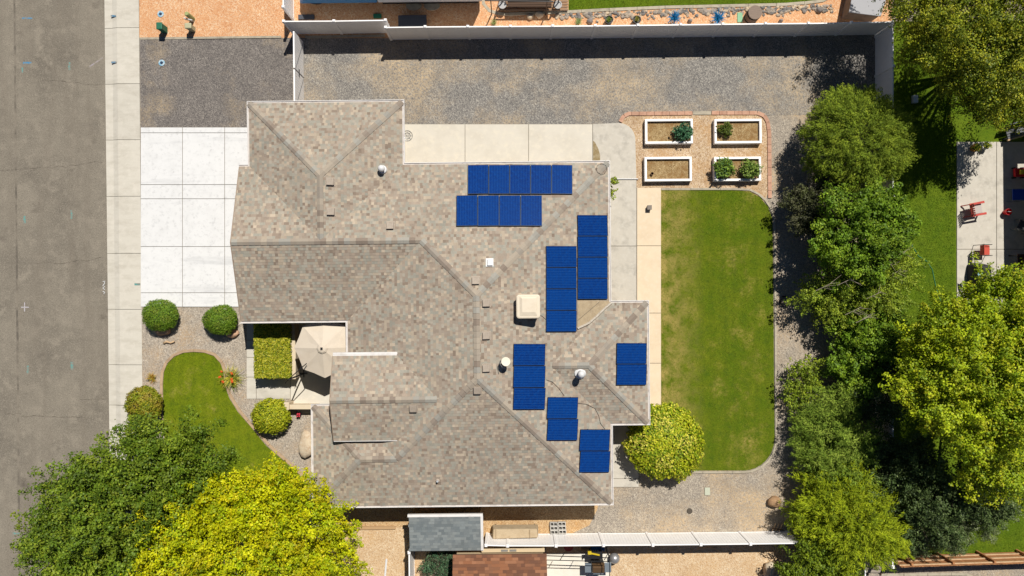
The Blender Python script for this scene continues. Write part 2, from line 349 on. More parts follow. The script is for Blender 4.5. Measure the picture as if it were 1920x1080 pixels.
def blades(name, polypx, dens, label, z, pal, h=0.045):
    poly = pxpoly(polypx); a = np.array(poly); lo, hi = a.min(0), a.max(0)
    n = int((hi-lo).prod()*dens); p = rng.uniform(lo, hi, (n,2)); p = p[inside(poly, p)]; n = len(p)
    t = rng.uniform(0, 6.28, n); d = np.stack([np.cos(t), np.sin(t)], 1); w_ = 0.012; lean = rng.uniform(0, 0.05, n)[:,None]*np.stack([np.cos(t*3.7), np.sin(t*3.7)], 1)
    hh = rng.uniform(0.5, 1.2, n)*h; V = np.zeros((n,3,3))
    V[:,0,:2] = p - d*w_; V[:,1,:2] = p + d*w_; V[:,2,:2] = p + lean; V[:,:2,2] = z; V[:,2,2] = z + hh
    pal = np.array([x[:3] for x in pal]); c = pal[rng.integers(0, len(pal), n)]*rng.uniform(0.8, 1.2, (n,1))
    o = quads(name, V, c, grass_m, pv=3); tag(o, label, 'grass'); o['kind'] = 'stuff'
blades('grass_blades', back_lawn_px, 700, 'short mown grass covering the long back lawn', 0.018, [C(112,140,34), C(136,154,42), C(160,164,60)], 0.03)
blades('grass_blades', front_lawn_px, 900, 'green grass of the curved front lawn', 0.018, [C(122,150,28), C(144,164,36), C(160,170,50)], 0.03)
blades('grass_blades', [(1680,60),(1790,60),(1790,620),(1680,620)], 700, 'grass of the eastern neighbour lawn beyond the fence', 0.010, [C(106,142,34), C(130,158,42)])
blades('grass_blades', [(1066,-20),(1545,-20),(1535,1),(1470,6),(1250,11),(1130,16),(1066,19)], 700, 'strip of northern neighbour lawn at the top edge', 0.020, [C(140,162,38), C(162,176,50)])
blades('grass_blades', [(1820,900),(1930,900),(1930,1036),(1780,1040)], 700, 'patch of neighbour lawn in the lower right corner', 0.010, [C(106,142,34), C(130,158,42)])
# slabs of concrete, each cast piece on its own
def slabs(name, xs, ys, z, mat, bed=0.03):
    s_ = struct(name, MB().prism(pxrect(xs[0],ys[0],xs[-1],ys[-1]), 0.0, z-bed), joint_mat)
    for i in range(len(xs)-1):
        for j in range(len(ys)-1):
            obj(name.split('_')[0]+'_slab', MB().prism(pxrect(xs[i]+0.45,ys[j]+0.45,xs[i+1]-0.45,ys[j+1]-0.45), z-bed+0.001, z), mat, s_, bevel=0.006)
    return s_
slabs('driveway', [264.5,343,422,520], [239,249.5,346.5,373,462.5,549,575.5], 0.06, drive_mat)
slabs('patio', [740,872,991,1111], [233,322], 0.05, patio_mat)
pc = struct('patio_corner', MB().prism(pxpoly([(1111.5,233),(1160,231)] + arc(1160,262,31,31,90,0,7) + [(1193,337),(1111.5,337)]), 0.001, 0.05), oldpatio_mat)
obj('rust_stain', MB().sheet(pxpoly([(1111.8,264),(1116,268),(1122,280),(1125,291),(1125,303),(1111.8,303)]), 0.0535), surf('brown_stain', C(160,140,100), [(C(186,170,138),5,0.45,0.65)], 0.9), pc)
slabs('patio_side', [1111.5,1193.4], [337.5,461.5,566,620], 0.05, oldpatio_mat)
slabs('garden_path', [1193.8,1239.5], [352,461,587,681,790,860], 0.045, path_mat)
slabs('side_step', [1120,1197.5], [780,897,913], 0.06, oldpatio_mat)
slabs('entry_walk', [462.5,481,545], [590,638,670,707,748], 0.04, walk_mat)
struct('courtyard_floor', MB().prism(pxpoly([(545.5,590),(700,590),(700,775),(560,775),(545.5,748)]), 0.001, 0.044), patio_mat)
slabs('neighbour_patio', [1793,1867.5,2060], [266,467.5,640], 0.05, oldpatio_mat)
# kerbs and borders, cast or laid in pieces
def kerb(name, pts, w_, h_, mat, piece, step=0.03):
    """pieces along a pixel path"""
    q = [Vector(P2(*p)) for p in pts]; s_ = MB(); seg = []
    L = [0]
    for a, b in zip(q, q[1:]): L.append(L[-1] + (b-a).length)
    def pos(t):
        for i in range(len(q)-1):
            if t <= L[i+1] or i == len(q)-2: return q[i].lerp(q[i+1], (t-L[i])/max(1e-6, L[i+1]-L[i]))
    n = max(1, round(L[-1]/piece)); base = None
    for i in range(n):
        t0, t1 = L[-1]*i/n, L[-1]*(i+1)/n - 0.012
        pp = [tuple(pos(t0 + (t1-t0)*k/3)) for k in range(4)]
        A, B = ribbon(pp, w_); seg.append(A + B[::-1])
    return seg, h_
def kerb_obj(name, pts, w_, h_, mat, piece, piece_name, parent=None, label=None, cat=None):
    seg, h_ = kerb(name, pts, w_, h_, mat, piece)
    c = P2(*pts[0])
    if label: root = thing(name, label, cat, (c[0], c[1], 0))
    else: root = struct(name, MB().prism(seg[0], 0.0, h_*0.5), mat)
    for k, s_ in enumerate(seg if label else seg[1:]):
        obj(piece_name, MB().prism(s_, 0.0, h_ + random.uniform(-0.004, 0.004)), mat, root, bevel=0.008)
    return root
kerb_obj('lawn_kerb', [(1240,354.5),(1380,354.5),(1408,356),(1429,368),(1444,387),(1451.5,410),(1452.5,450),(1455,800)] + arc(1395,824,60.5,61,0,-90,8)[1:] + [(1310,885.5),(1262,880)], 0.11, 0.06, curb_mat, 1.6, 'kerb_piece')
kerb_obj('front_lawn_kerb', [(304,800),(303,720),(305,692),(315.5,673.5),(333,661),(352,657),(378,657),(400,662),(415,676),(422.5,694),(424.5,720),(433,744),(449,770),(473,798),(503,833),(532,859),(559,881),(576,902),(580,925)], 0.15, 0.06, tancurb_mat, 1.8, 'kerb_piece')
kerb_obj('orange_bed_kerb', [(262,72.5),(400,71),(528,69.5)], 0.12, 0.05, curb_mat, 2.5, 'kerb_piece')
kerb_obj('fence_foot_kerb', [(572,69.5),(722,67)], 0.12, 0.05, curb_mat, 2.5, 'kerb_piece')
kerb_obj('neighbour_lawn_kerb', [(906,-10),(906,6),(912,17),(925,24),(942,27.5),(1060,23),(1135,19),(1250,14),(1470,9),(1520,5),(1545,1),(1558,-6)], 0.16, 0.06, curb_mat, 1.5, 'kerb_piece')
kerb_obj('southeast_kerb', [(1650,1078),(1800,1075.5),(1815,1077),(1825,1083)], 0.14, 0.07, curb_mat, 1.4, 'kerb_piece')
brick_m = surf('pink_brick', C(212,168,142), [(C(194,146,120),6,0.45,0.7)], 0.9, (50,0.3,0.01), rnd=0.12)
kerb_obj('brick_border', [(1163,229),(1168,219),(1178,213.5),(1298,212.5)], 0.2, 0.07, brick_m, 0.40, 'brick', label='pink brick edging west of the grey paver on the garden bed', cat='edging')
kerb_obj('brick_border', [(1334,212),(1420,212),(1432,217),(1439,228),(1442,250),(1443,372)], 0.2, 0.07, brick_m, 0.40, 'brick', label='pink brick edging curving round the east side of the garden bed', cat='edging')
tag(obj('paver', MB().prism(pxrect(1299,209,1333,215.5), 0.0, 0.06), curb_mat, bevel=0.008), 'long grey concrete paver set between the two pink brick edgings', 'paver')
# ================================================================ HOUSE
ZE = 2.6; SL = 1/3.0
white_m = surf('white_trim', (0.66,0.64,0.62,1), [((0.52,0.49,0.46,1),2.5,0.5,0.75)], 0.5)
stucco = surf('beige_stucco', C(226,204,172), [(C(210,188,156),2,0.45,0.75)], 0.95, (60,0.3,0.01))
dark_m = surf('black_metal', (0.012,0.012,0.014,1), [], 0.5); grey_m = surf('grey_metal', (0.25,0.26,0.27,1), [], 0.4, metal=0.7)
glass_m = surf('dark_window_glass', (0.02,0.025,0.03,1), [], 0.08, spec=0.6)
BL = {  # planes (nx, ny, d, eave): z = eave + SL*(nx*x + ny*y + d); bounds a*x + b*y + c >= 0
 'main':  ([(1,0,8.11,ZE),(-1,0,4.79,ZE),(0,-1,6.13,ZE),(0,1,10.65,ZE)], []),
 'garage':([(0,-1,6.13,ZE),(0,1,1.50,ZE)], [(1,0,13.35),(-1,0,-1.0)]),
 'wing':  ([(1,0,12.87,ZE),(-1,0,-5.32,ZE),(0,-1,9.24,ZE)], [(0,1,-2.315)]),
 'sw':    ([(1,0,9.87,ZE),(0,-1,-5.72,ZE),(0,1,10.65,ZE)], [(-1,0,-3.0)]),
 'east':  ([(-1,0,6.64,ZE),(0,-1,-0.78,ZE),(0,1,6.72,ZE)], [(1,0,-0.5)]),
 'entry': ([(0,-1,-3.18,3.45),(0,1,7.27,3.45)], [(1,0,8.65),(-1,0,-2.2),(0,-1,-3.18),(0,1,7.27)]),
}
ORDER = list(BL)
def pz(p, x, y): return p[3] + SL*(p[0]*x + p[1]*y + p[2])
def roofz(x, y):
    best = -9
    for nm, (pl, bd) in BL.items():
        if all(a*x+b*y+c >= -1e-6 for a, b, c in bd): best = max(best, min(pz(p, x, y) for p in pl))
    return best
def onroof(px, py, h=0.0):
    z = 3.4
    for _ in range(12):
        x, y, _z = P(px, py, z); z = roofz(x, y) + h
    return Vector((x, y, z))
def clip(poly, a, b, c):
    out = []; n = len(poly)
    for i in range(n):
        p, q = poly[i], poly[(i+1)%n]; fp, fq = a*p[0]+b*p[1]+c, a*q[0]+b*q[1]+c
        if fp >= 0: out.append(p)
        if (fp > 0 and fq < 0) or (fp < 0 and fq > 0):
            t = fp/(fp-fq); out.append((p[0]+(q[0]-p[0])*t, p[1]+(q[1]-p[1])*t))
    return out if len(out) >= 3 else []
def diff(p, q, e=0.0):   # half plane z_p - z_q + e >= 0, in plan
    return (SL*(p[0]-q[0]), SL*(p[1]-q[1]), p[3]-q[3]+SL*(p[2]-q[2])+e)
def area(poly): return abs(sum(poly[i][0]*poly[(i+1)%len(poly)][1]-poly[(i+1)%len(poly)][0]*poly[i][1] for i in range(len(poly))))/2
def visible(poly, bi, pk):
    """parts of a plan polygon on plane pk of block bi not buried under another block"""
    pl, bd = BL[ORDER[bi]]; p = pl[pk]
    for q in pl:
        if q is not p:
            poly = clip(poly, *diff(q, p))
            if not poly: return []
    for h in bd:
        poly = clip(poly, *h)
        if not poly: return []
    pieces = [poly]
    for j, nm in enumerate(ORDER):
        if j == bi or nm == 'entry': continue
        e = 1e-5 if j < bi else -1e-5; out = []
        jp, jb = BL[nm]
        for pc_ in pieces:
            rest = pc_
            for q in jp:
                h = diff(p, q, -e)                      # stays where z_p >= z_q
                k = clip(rest, *h)
                if k and area(k) > 1e-5: out.append(k)
                rest = clip(rest, -h[0], -h[1], -h[2])
                if not rest: break
            if rest:
                for (a, b, c) in jb:
                    k = clip(rest, -a, -b, -c)
                    if k and area(k) > 1e-5: out.append(k)
                    rest = clip(rest, a, b, c)
                    if not rest: break
        pieces = out
        if not pieces: break
    return pieces
house = thing('house', 'tan shingled single storey house with hipped roof carrying blue solar panels', 'house', (-2, -2, 0))
roof = obj('roof', MB(), surf('roof_underlay', C(120,108,98), [], 0.9), house)
# shingle tabs: every tab has its own tone and a raised lower edge
PAL = np.array([C(r,g,b,1/1.4)[:3] for r, g, b in [(210,190,168),(190,184,170),(182,162,146),(202,190,174),(168,146,130),(228,206,182),(178,174,162),(196,174,156),(154,132,116),(192,174,158)]])
PAL = PAL*0.74 + PAL.mean(0)*0.26; PAL *= np.array([0.935,0.97,0.965])
PW = np.array([3,3,3,3,1.4,1.5,2.5,3,0.9,3.0]); PW = PW/PW.sum()
def tabs(bi, pk, expo=0.136):
    p = BL[ORDER[bi]][0][pk]; V4 = []; cols = []; r = random.Random(bi*10+pk)
    ux, uy = -p[1], p[0]
    for k in range(0, 52):
        d0, d1 = k*expo, (k+1)*expo
        if ORDER[bi] == 'entry' and d0 > 2.1: break
        t = -16.0 + r.uniform(0, 0.3); prev = None
        while t < 16.0:
            w_ = r.choice((0.10,0.12,0.14,0.14,0.16))
            if r.random() < 0.07: w_ = 0.26
            # plan corners: distance d above the eave line, t along it
            def pt(d, tt): return (p[0]*(d-p[2]) + ux*tt, p[1]*(d-p[2]) + uy*tt)
            cx, cy = pt((d0+d1)/2, t+w_/2)
            if -14 < cx < 7.2 and -11.2 < cy < 9.8:
                ci = rng.choice(len(PAL), p=PW); c = PAL[ci]*r.uniform(0.9, 1.08)
                for pg in visible([pt(d0,t), pt(d0,t+w_), pt(d1,t+w_), pt(d1,t)], bi, pk):
                    vs_ = []
                    for (x, y) in pg:
                        d = p[0]*x + p[1]*y + p[2]; f = (d-d0)/expo
                        vs_.append((x, y, p[3] + SL*d + 0.011 - 0.009*f))
                    yield vs_, c
            t += w_
mbv, mbf, mbc = [], [], []
for bi, nm in enumerate(ORDER):
    for pk in range(len(BL[nm][0])):
        for vs_, c in tabs(bi, pk):
            a = sum(vs_[i][0]*vs_[(i+1)%len(vs_)][1]-vs_[(i+1)%len(vs_)][0]*vs_[i][1] for i in range(len(vs_)))
            if a < 0: vs_ = vs_[::-1]
            b = len(mbv); n = len(vs_); mbv += vs_; mbf.append(tuple(range(b, b+n))); mbc += [c]*n
            # risers close the tab down to the deck
            b2 = len(mbv); mbv += [(x, y, z-0.013) for x, y, z in vs_]; mbc += [c*0.8]*n
            mbf += [(b+(i+1)%n, b+i, b2+i, b2+(i+1)%n) for i in range(n)]
sh = MB(); sh.v = mbv; sh.f = mbf
shingle_m = attr_mat('asphalt_shingles', 0.95, bump='grain', spec=0.1)
so = obj('shingles', sh, shingle_m, roof); so['kind'] = 'stuff'
at = so.data.attributes.new('Col', 'FLOAT_COLOR', 'POINT')
at.data.foreach_set('color', np.concatenate([np.array(mbc), np.ones((len(mbc),1))], 1).reshape(-1).astype(np.float32))
# underlay just below the tabs
un = MB()
for bi, nm in enumerate(ORDER):
    for pk, p in enumerate(BL[nm][0]):
        for pg in visible([(-16,-14),(10,-14),(10,12),(-16,12)], bi, pk):
            pg2 = [q for q in pg]
            if min(pz(p, x, y) for x, y in pg2) < p[3]-1e-3: pg2 = clip(pg2, p[0], p[1], p[2])
            if pg2: un.add([(x, y, pz(p, x, y)-0.006) for x, y in pg2], [tuple(range(len(pg2)))])
me = bpy.data.meshes.new('roof'); q = wloc(roof); me.from_pydata([(x-q.x,y-q.y,z-q.z) for x,y,z in un.v], [], un.f); me.update()
me.materials.append(roof.data.materials[0]); roof.data = me
# ridge and hip caps
def capmat():
    n = NT('ridge_cap'); oi = n.n('ShaderNodeObjectInfo'); r = n.n('ShaderNodeValToRGB'); r.color_ramp.interpolation = 'CONSTANT'
    cs = [(184,172,156),(168,154,140),(186,182,171),(176,166,153),(160,145,131),(194,181,163),(177,173,163),(180,167,151)]
    while len(r.color_ramp.elements) < len(cs): r.color_ramp.elements.new(1.0)
    for i, c in enumerate(cs): r.color_ramp.elements[i].position = i/len(cs); r.color_ramp.elements[i].color = C(*c)
    n.l(oi.outputs['Random'], r.inputs[0]); n.l(n.mix(n.ramp(n.noise(40,2.0),0.3,0.7), r.outputs[0], n.mix(0.2, r.outputs[0], (0.05,0.045,0.04,1))), n.b.inputs['Base Color'])
    n.b.inputs['Roughness'].default_value = 0.95; n.b.inputs['Specular IOR Level'].default_value = 0.1; return n.m
cap_m = capmat()
def Z(x, y): return (x, y, roofz(x, y))
RIDGES = [((4.79,6.13),(-1.66,-0.32)),((-4.295,2.315),(-1.66,-0.32)),((4.79,-10.65),(-1.66,-4.2)),((-5.645,-8.185),(-1.66,-4.2)),((-1.66,-4.2),(-1.66,-0.32)),
 ((-13.33,2.315),(-4.295,2.315)),((-12.87,9.24),(-9.095,5.465)),((-5.32,9.24),(-9.095,5.465)),((-9.095,5.465),(-9.095,2.4)),
 ((-9.87,-10.65),(-7.405,-8.185)),((-9.87,-5.72),(-7.405,-8.185)),((-7.405,-8.185),(-5.645,-8.185)),
 ((6.64,-0.78),(3.67,-3.75)),((6.64,-6.72),(3.67,-3.75)),((3.67,-3.75),(1.9,-3.75)),((-8.63,-5.225),(-3.6,-5.225))]
def capz(x, y, blk): return max(min(pz(p, x, y) for p in BL[b][0]) for b in blk)
BLK = [['main'],['main'],['main'],['main'],['main'],['garage'],['wing'],['wing'],['wing'],['sw'],['sw'],['sw'],['east'],['east'],['east'],['entry']]
for (a, b), blk in zip(RIDGES, BLK):
    A, B = Vector((*a, capz(*a, blk))), Vector((*b, capz(*b, blk)))
    L = (B-A).length; n = max(1, round(L/0.285)); d = (B-A)/n; h = Vector((-(B-A).y, (B-A).x, 0)).normalized()
    # fall of the two slopes either side of the line
    mid = (A+B)/2; w_ = 0.15
    drop = [capz(mid.x+s_*h.x*w_, mid.y+s_*h.y*w_, blk) - mid.z for s_ in (-1, 1)]
    for i in range(n):
        if ORDER.index(blk[0]) == 3 and i == 0 and False: continue
        p0, p1 = A + d*i, A + d*(i+1.18)
        if i == n-1: p1 = A + d*(i+1)
        up0, up1 = 0.045, 0.026
        vs_ = []
        for p_, u_ in ((p0, up0), (p1, up1)):
            vs_ += [p_ - h*w_ + Vector((0,0,drop[0]+u_)), p_ + Vector((0,0,u_+0.012)), p_ + h*w_ + Vector((0,0,drop[1]+u_))]
        vs_ += [v - Vector((0,0,0.03)) for v in vs_]
        obj('ridge_cap', MB().add(vs_, [(0,3,4,1),(1,4,5,2),(0,1,7,6),(1,2,8,7),(3,0,6,9),(2,5,11,8),(5,4,10,11),(4,3,9,10)]), cap_m, roof)
# fascia, soffit and gutters along the eaves
OUT = [(-12.87,9.24),(-5.32,9.24),(-5.32,6.13),(4.79,6.13),(4.79,-0.78),(6.64,-0.78),(6.64,-6.72),(4.79,-6.72),(4.79,-10.65),(-9.87,-10.65),(-9.87,-5.72),(-8.11,-5.72),(-8.11,-1.5),(-13.35,-1.5),(-13.35,6.13),(-12.87,6.13)][::-1]
r0, r1, r2, rf, ri = OUT, offset(OUT, 0.075), offset(OUT, 0.105), offset(OUT, 0.008), offset(OUT, -0.03)
gut_in = surf('gutter_inside', (0.52,0.48,0.45,1), [((0.34,0.30,0.27,1),3,0.5,0.7)], 0.6)
n = len(OUT)
for i in range(n):
    j = (i+1) % n
    def ring(a, b, z0, z1, name, mat):
        mb = MB().hexa([(a[i][0],a[i][1],z0),(b[i][0],b[i][1],z0),(b[j][0],b[j][1],z0),(a[j][0],a[j][1],z0),(a[i][0],a[i][1],z1),(b[i][0],b[i][1],z1),(b[j][0],b[j][1],z1),(a[j][0],a[j][1],z1)])
        return obj(name, mb, mat, house)
    rake = abs(OUT[i][0]+13.35) < 0.01 and abs(OUT[j][0]+13.35) < 0.01
    if rake: continue
    ring(ri, rf, ZE-0.17, ZE-0.012, 'fascia', white_m)
    g = ring(rf, r2, ZE-0.09, ZE-0.035, 'gutter', gut_in)
    k = ring(r1, r2, ZE-0.0345, ZE+0.006, 'gutter_lip', white_m); k.parent = g; 
for (ya, yb, za, zb) in ((6.13,2.315,ZE,ZE+1.2717),(2.315,-1.5,ZE+1.2717,ZE)):
    mb = MB().hexa([(-13.40,yb,zb-0.2),(-13.35,yb,zb-0.2),(-13.35,ya,za-0.2),(-13.40,ya,za-0.2),(-13.40,yb,zb+0.0),(-13.35,yb,zb+0.0),(-13.35,ya,za+0.0),(-13.40,ya,za+0.0)])
    obj('rake_board', mb, surf('tan_rake', C(178,158,138,0.6), [], 0.7), house)
# entry roof trim
mb = MB().box(-8.66,-5.42,-3.18,-3.13,3.28,3.45); obj('fascia', mb, white_m, house)
mb = MB().box(-8.66,-5.45,-3.125,-3.02,3.34,3.455); obj('gutter', mb, white_m, house)
obj('fascia', MB().box(-8.66,-5.2,-7.31,-7.27,3.30,3.442), white_m, house)
for (ya, yb, za, zb) in ((-3.18,-5.225,3.45,4.13),(-5.225,-7.27,4.13,3.45)):
    obj('rake_board', MB().hexa([(-8.69,yb,zb-0.18),(-8.652,yb,zb-0.18),(-8.652,ya,za-0.18),(-8.69,ya,za-0.18),(-8.69,yb,zb),(-8.652,yb,zb),(-8.652,ya,za),(-8.69,ya,za)]), MATS['tan_rake'], house)
obj('wall', MB().add([(-8.3,-3.6,2.7),(-8.3,-6.85,2.7),(-8.3,-6.85,3.5),(-8.3,-5.225,4.0),(-8.3,-3.6,3.5),(-6,-3.6,2.7),(-6,-6.85,2.7),(-6,-6.85,3.5),(-6,-5.225,4.0),(-6,-3.6,3.5)],
    [(0,4,3,2,1),(5,6,7,8,9),(0,5,9,4),(1,2,7,6),(2,3,8,7),(3,4,9,8),(0,1,6,5)]), stucco, house)
# walls below the eaves, soffits
wi = offset(OUT, -0.5); wi = [(x if x > -13 else -13.0, y) for x, y in wi]
obj('wall', MB().prism(wi, 0.0, ZE-0.09), stucco, house)
obj('soffit', MB().prism(offset(OUT, -0.035), ZE-0.085, ZE-0.06), surf('soffit', C(226,216,202,0.6), [], 0.8), house)
obj('gable_wall', MB().add([(-13.0,5.6,ZE-0.05),(-13.0,-1.0,ZE-0.05),(-13.0,2.315,ZE+1.1),(-12.5,5.6,ZE-0.05),(-12.5,-1.0,ZE-0.05),(-12.5,2.315,ZE+1.1)], [(0,2,1),(3,4,5),(0,3,5,2),(1,2,5,4),(0,1,4,3)]), stucco, house)
# garage doors and a few windows
def win(x0, x1, y0, y1, z0, z1):
    f = obj('window', MB().box(x0,x1,y0,y1,z0,z1), white_m, house)
    dx, dy = (0.012, -0.07) if x1-x0 < y1-y0 else (-0.07, 0.012)
    obj('pane', MB().box(x0-dx,x1+dx,y0-dy,y1+dy,z0+0.07,z1-0.07), glass_m, f)
gd = obj('garage_door', MB().box(-13.05,-13.01,-0.3,4.6,0.06,2.2), white_m, house)
for k in range(4): obj('door_panel', MB().box(-13.075,-13.051,-0.25,4.55,0.1+k*0.525,0.1+k*0.525+0.49), white_m, gd)
win(4.28,4.34,2.0,3.6,0.9,2.1); win(4.28,4.34,0.2,1.4,0.1,2.15); win(-2.5,-0.9,5.62,5.68,0.9,2.1); win(1.2,2.8,5.62,5.68,0.9,2.1); win(6.13,6.19,-5,-3.2,0.9,2.1); win(-3,-1.4,-10.2,-10.14,0.9,2.1); win(1.0,2.4,-10.2,-10.14,0.9,2.1)
# membrane patch in the valley by the east wing
pts = [(1083,563),(1141,564),(1146,568),(1132,580),(1118,594),(1104,606),(1083,616)]
vp = [onroof(x, y, 0.03) for x, y in pts]; cvy = onroof(1108, 582, 0.035)
mb = MB(); mb.add(vp + [cvy], [(i, len(vp), (i+1)%len(vp)) for i in range(len(vp))]); mb.f = [f[::-1] if True else f for f in mb.f]
# make the faces look up
def upface(mb):
    fs = []
    for f in mb.f:
        a, b, c = (Vector(mb.v[f[i]]) for i in range(3)); fs.append(f if (b-a).cross(c-a).z > 0 else f[::-1])
    mb.f = fs; return mb
o = obj('valley_membrane', upface(mb), surf('tan_membrane', C(192,172,140), [(C(172,152,124),4,0.45,0.7),(C(204,188,160),9,0.55,0.75)], 0.9), roof)
edge = [onroof(x, y, 0.05) for x, y in [(1083,616),(1104,606),(1118,594),(1132,580),(1146,568)]]
obj('membrane_edge', MB().tube(edge, 0.06, 6), surf('pale_sealant', C(216,206,190), [(C(180,164,146),9,0.45,0.7)], 0.95), o)

# ---------------------------------------------------------------- solar panels, one thing each
def panel_mat():
    n = NT('solar_cells'); t = n.n('ShaderNodeSeparateXYZ'); n.l(n.co(), t.inputs[0])
    def lines(out, period, width):
        m = n.n('ShaderNodeMath', operation='PINGPONG'); m.inputs[1].default_value = period/2; n.l(out, m.inputs[0])
        c = n.n('ShaderNodeMath', operation='LESS_THAN'); c.inputs[1].default_value = width; n.l(m.outputs[0], c.inputs[0]); return c.outputs[0]
    oi = n.n('ShaderNodeObjectInfo')
    v = n.n('ShaderNodeTexVoronoi'); v.inputs['Scale'].default_value = 42; n.l(n.co(), v.inputs['Vector'])
    sep = n.n('ShaderNodeSeparateColor'); n.l(v.outputs['Color'], sep.inputs[0])
    col = n.mix(sep.outputs[0], (0.0004,0.015,0.115,1), (0.0008,0.04,0.21,1))
    col = n.mix(n.ramp(n.noise(5.0,2.0), 0.4, 0.65), col, (0.0008,0.018,0.12,1))
    col = n.mix(n.ramp(oi.outputs['Random'], 0.0, 3.0), col, (0.0006,0.04,0.2,1))
    col = n.mix(lines(t.outputs[1], 0.156, 0.0035), col, (0.003,0.02,0.10,1))
    col = n.mix(lines(t.outputs[0], 0.156, 0.0035), col, (0.003,0.02,0.10,1))
    bus = n.n('ShaderNodeMath', operation='MULTIPLY'); bus.inputs[1].default_value = 0.38; n.l(lines(t.outputs[0], 0.078, 0.006), bus.inputs[0])
    col = n.mix(bus.outputs[0], col, (0.05,0.16,0.36,1))
    n.base(col); n.b.inputs['Roughness'].default_value = 0.15; n.b.inputs['Specular IOR Level'].default_value = 0.3; return n.m
pan_m = panel_mat(); frame_m = surf('panel_frame', (0.02,0.03,0.05,1), [], 0.4, metal=0.5); rail_m = surf('aluminium_rail', (0.5,0.52,0.55,1), [], 0.35, metal=0.8); railk = surf('black_rail', (0.015,0.015,0.018,1), [], 0.5)
def panel(c00, c10, c11, c01, along, label, group, silver):
    """corners on the roof; 'along' 0: long side runs 0->3, 1: long side runs 0->1"""
    c = (c00+c10+c11+c01)/4; X = (c10-c00+c11-c01)/2; Y = (c01-c00+c11-c10)/2
    t = thing('solar_panel', label, 'solar panel', tuple(c), group)
    if along: lx, sx = X, Y
    else: lx, sx = Y, X
    L, S = lx.length, sx.length; ey = lx.normalized(); ex = (sx - ey*sx.dot(ey)).normalized(); ez = ex.cross(ey)
    if ez.z < 0: ex = -ex; ez = -ez
    from mathutils import Matrix
    R = Matrix((ex, ey, ez)).transposed().to_quaternion()
    def part(name, mb, m):
        o = obj(name, mb, m, t, local=True); o.rotation_mode = 'QUATERNION'; o.rotation_quaternion = R; return o
    a, b, f = S/2-0.007, L/2-0.007, 0.016
    fr = MB()
    fr.box(-a,-a+f,-b,b,-0.035,0.006).box(a-f,a,-b,b,-0.035,0.006).box(-a+f,a-f,-b,-b+f,-0.035,0.0055).box(-a+f,a-f,b-f,b,-0.035,0.0055)
    part('frame', fr, frame_m)
    part('cells', MB().box(-a+f,a-f,-b+f,b-f,-0.03,0.0), pan_m)
    for s_ in (-0.5, 0.5):
        part('rail', MB().box(-S/2-(0.0 if silver else 0.0), S/2, s_*b-0.02, s_*b+0.02, -0.085, -0.0355), railk)
    return t
H = 0.11
def array(x0, y0, x1, y1, n, vertical, names, group):
    for i in range(n):
        if vertical:
            ya, yb = y0+(y1-y0)*i/n, y0+(y1-y0)*(i+1)/n; cs = [(x0,yb),(x1,yb),(x1,ya),(x0,ya)]
        else:
            xa, xb = x0+(x1-x0)*i/n, x0+(x1-x0)*(i+1)/n; cs = [(xa,y1),(xb,y1),(xb,y0),(xa,y0)]
        q_ = [planepx(cx, cy, plane_now, H) for cx, cy in cs]
        panel(*q_, 1 if vertical else 0, names[i], group, not vertical)
def planepx(px, py, p, h):
    z = 3.4
    for _ in range(12):
        x, y, _z = P(px, py, z); z = pz(p, x, y) + h
    return Vector((x, y, z))
ordn = ['first', 'second', 'third', 'fourth', 'fifth']
plane_now = BL['main'][0][2]
array(877,309,1073.5,363.5,5,False,['blue solar panel, %s from the west in the five-panel row along the north gutter' % ordn[i] for i in range(5)],'solar panels on the north slope')
array(855.5,366,1016.5,423.5,4,False,['blue solar panel, %s from the west in the four-panel row below the north row' % ordn[i] for i in range(4)],'solar panels on the north slope')
plane_now = BL['main'][0][1]
array(1083,403,1139.5,561,4,True,['blue solar panel, %s from the top of the four-panel column along the east gutter' % ordn[i] for i in range(4)],'solar panels on the east slope')
array(1024,461,1081.5,622,4,True,['blue solar panel, %s from the top of the four-panel column beside the beige cooler' % ordn[i] for i in range(4)],'solar panels on the east slope')
array(962.5,644.5,1022.5,768,3,True,['blue solar panel, %s from the top of the three-panel column beside the satellite dish' % ordn[i] for i in range(3)],'solar panels on the east slope')
array(1026,744.5,1083.5,826,2,True,['blue solar panel, %s of the middle pair stepping down towards the southeast corner' % s_ for s_ in ('upper','lower')],'solar panels on the east slope')
array(1087,805,1143.5,886,2,True,['blue solar panel, %s of the pair nearest the southeast corner of the roof' % s_ for s_ in ('upper','lower')],'solar panels on the east slope')
plane_now = BL['east'][0][0]
array(1156,643,1212.5,722,2,True,['blue solar panel, %s of the pair on the end of the east wing' % s_ for s_ in ('upper','lower')],'solar panels on the east slope')
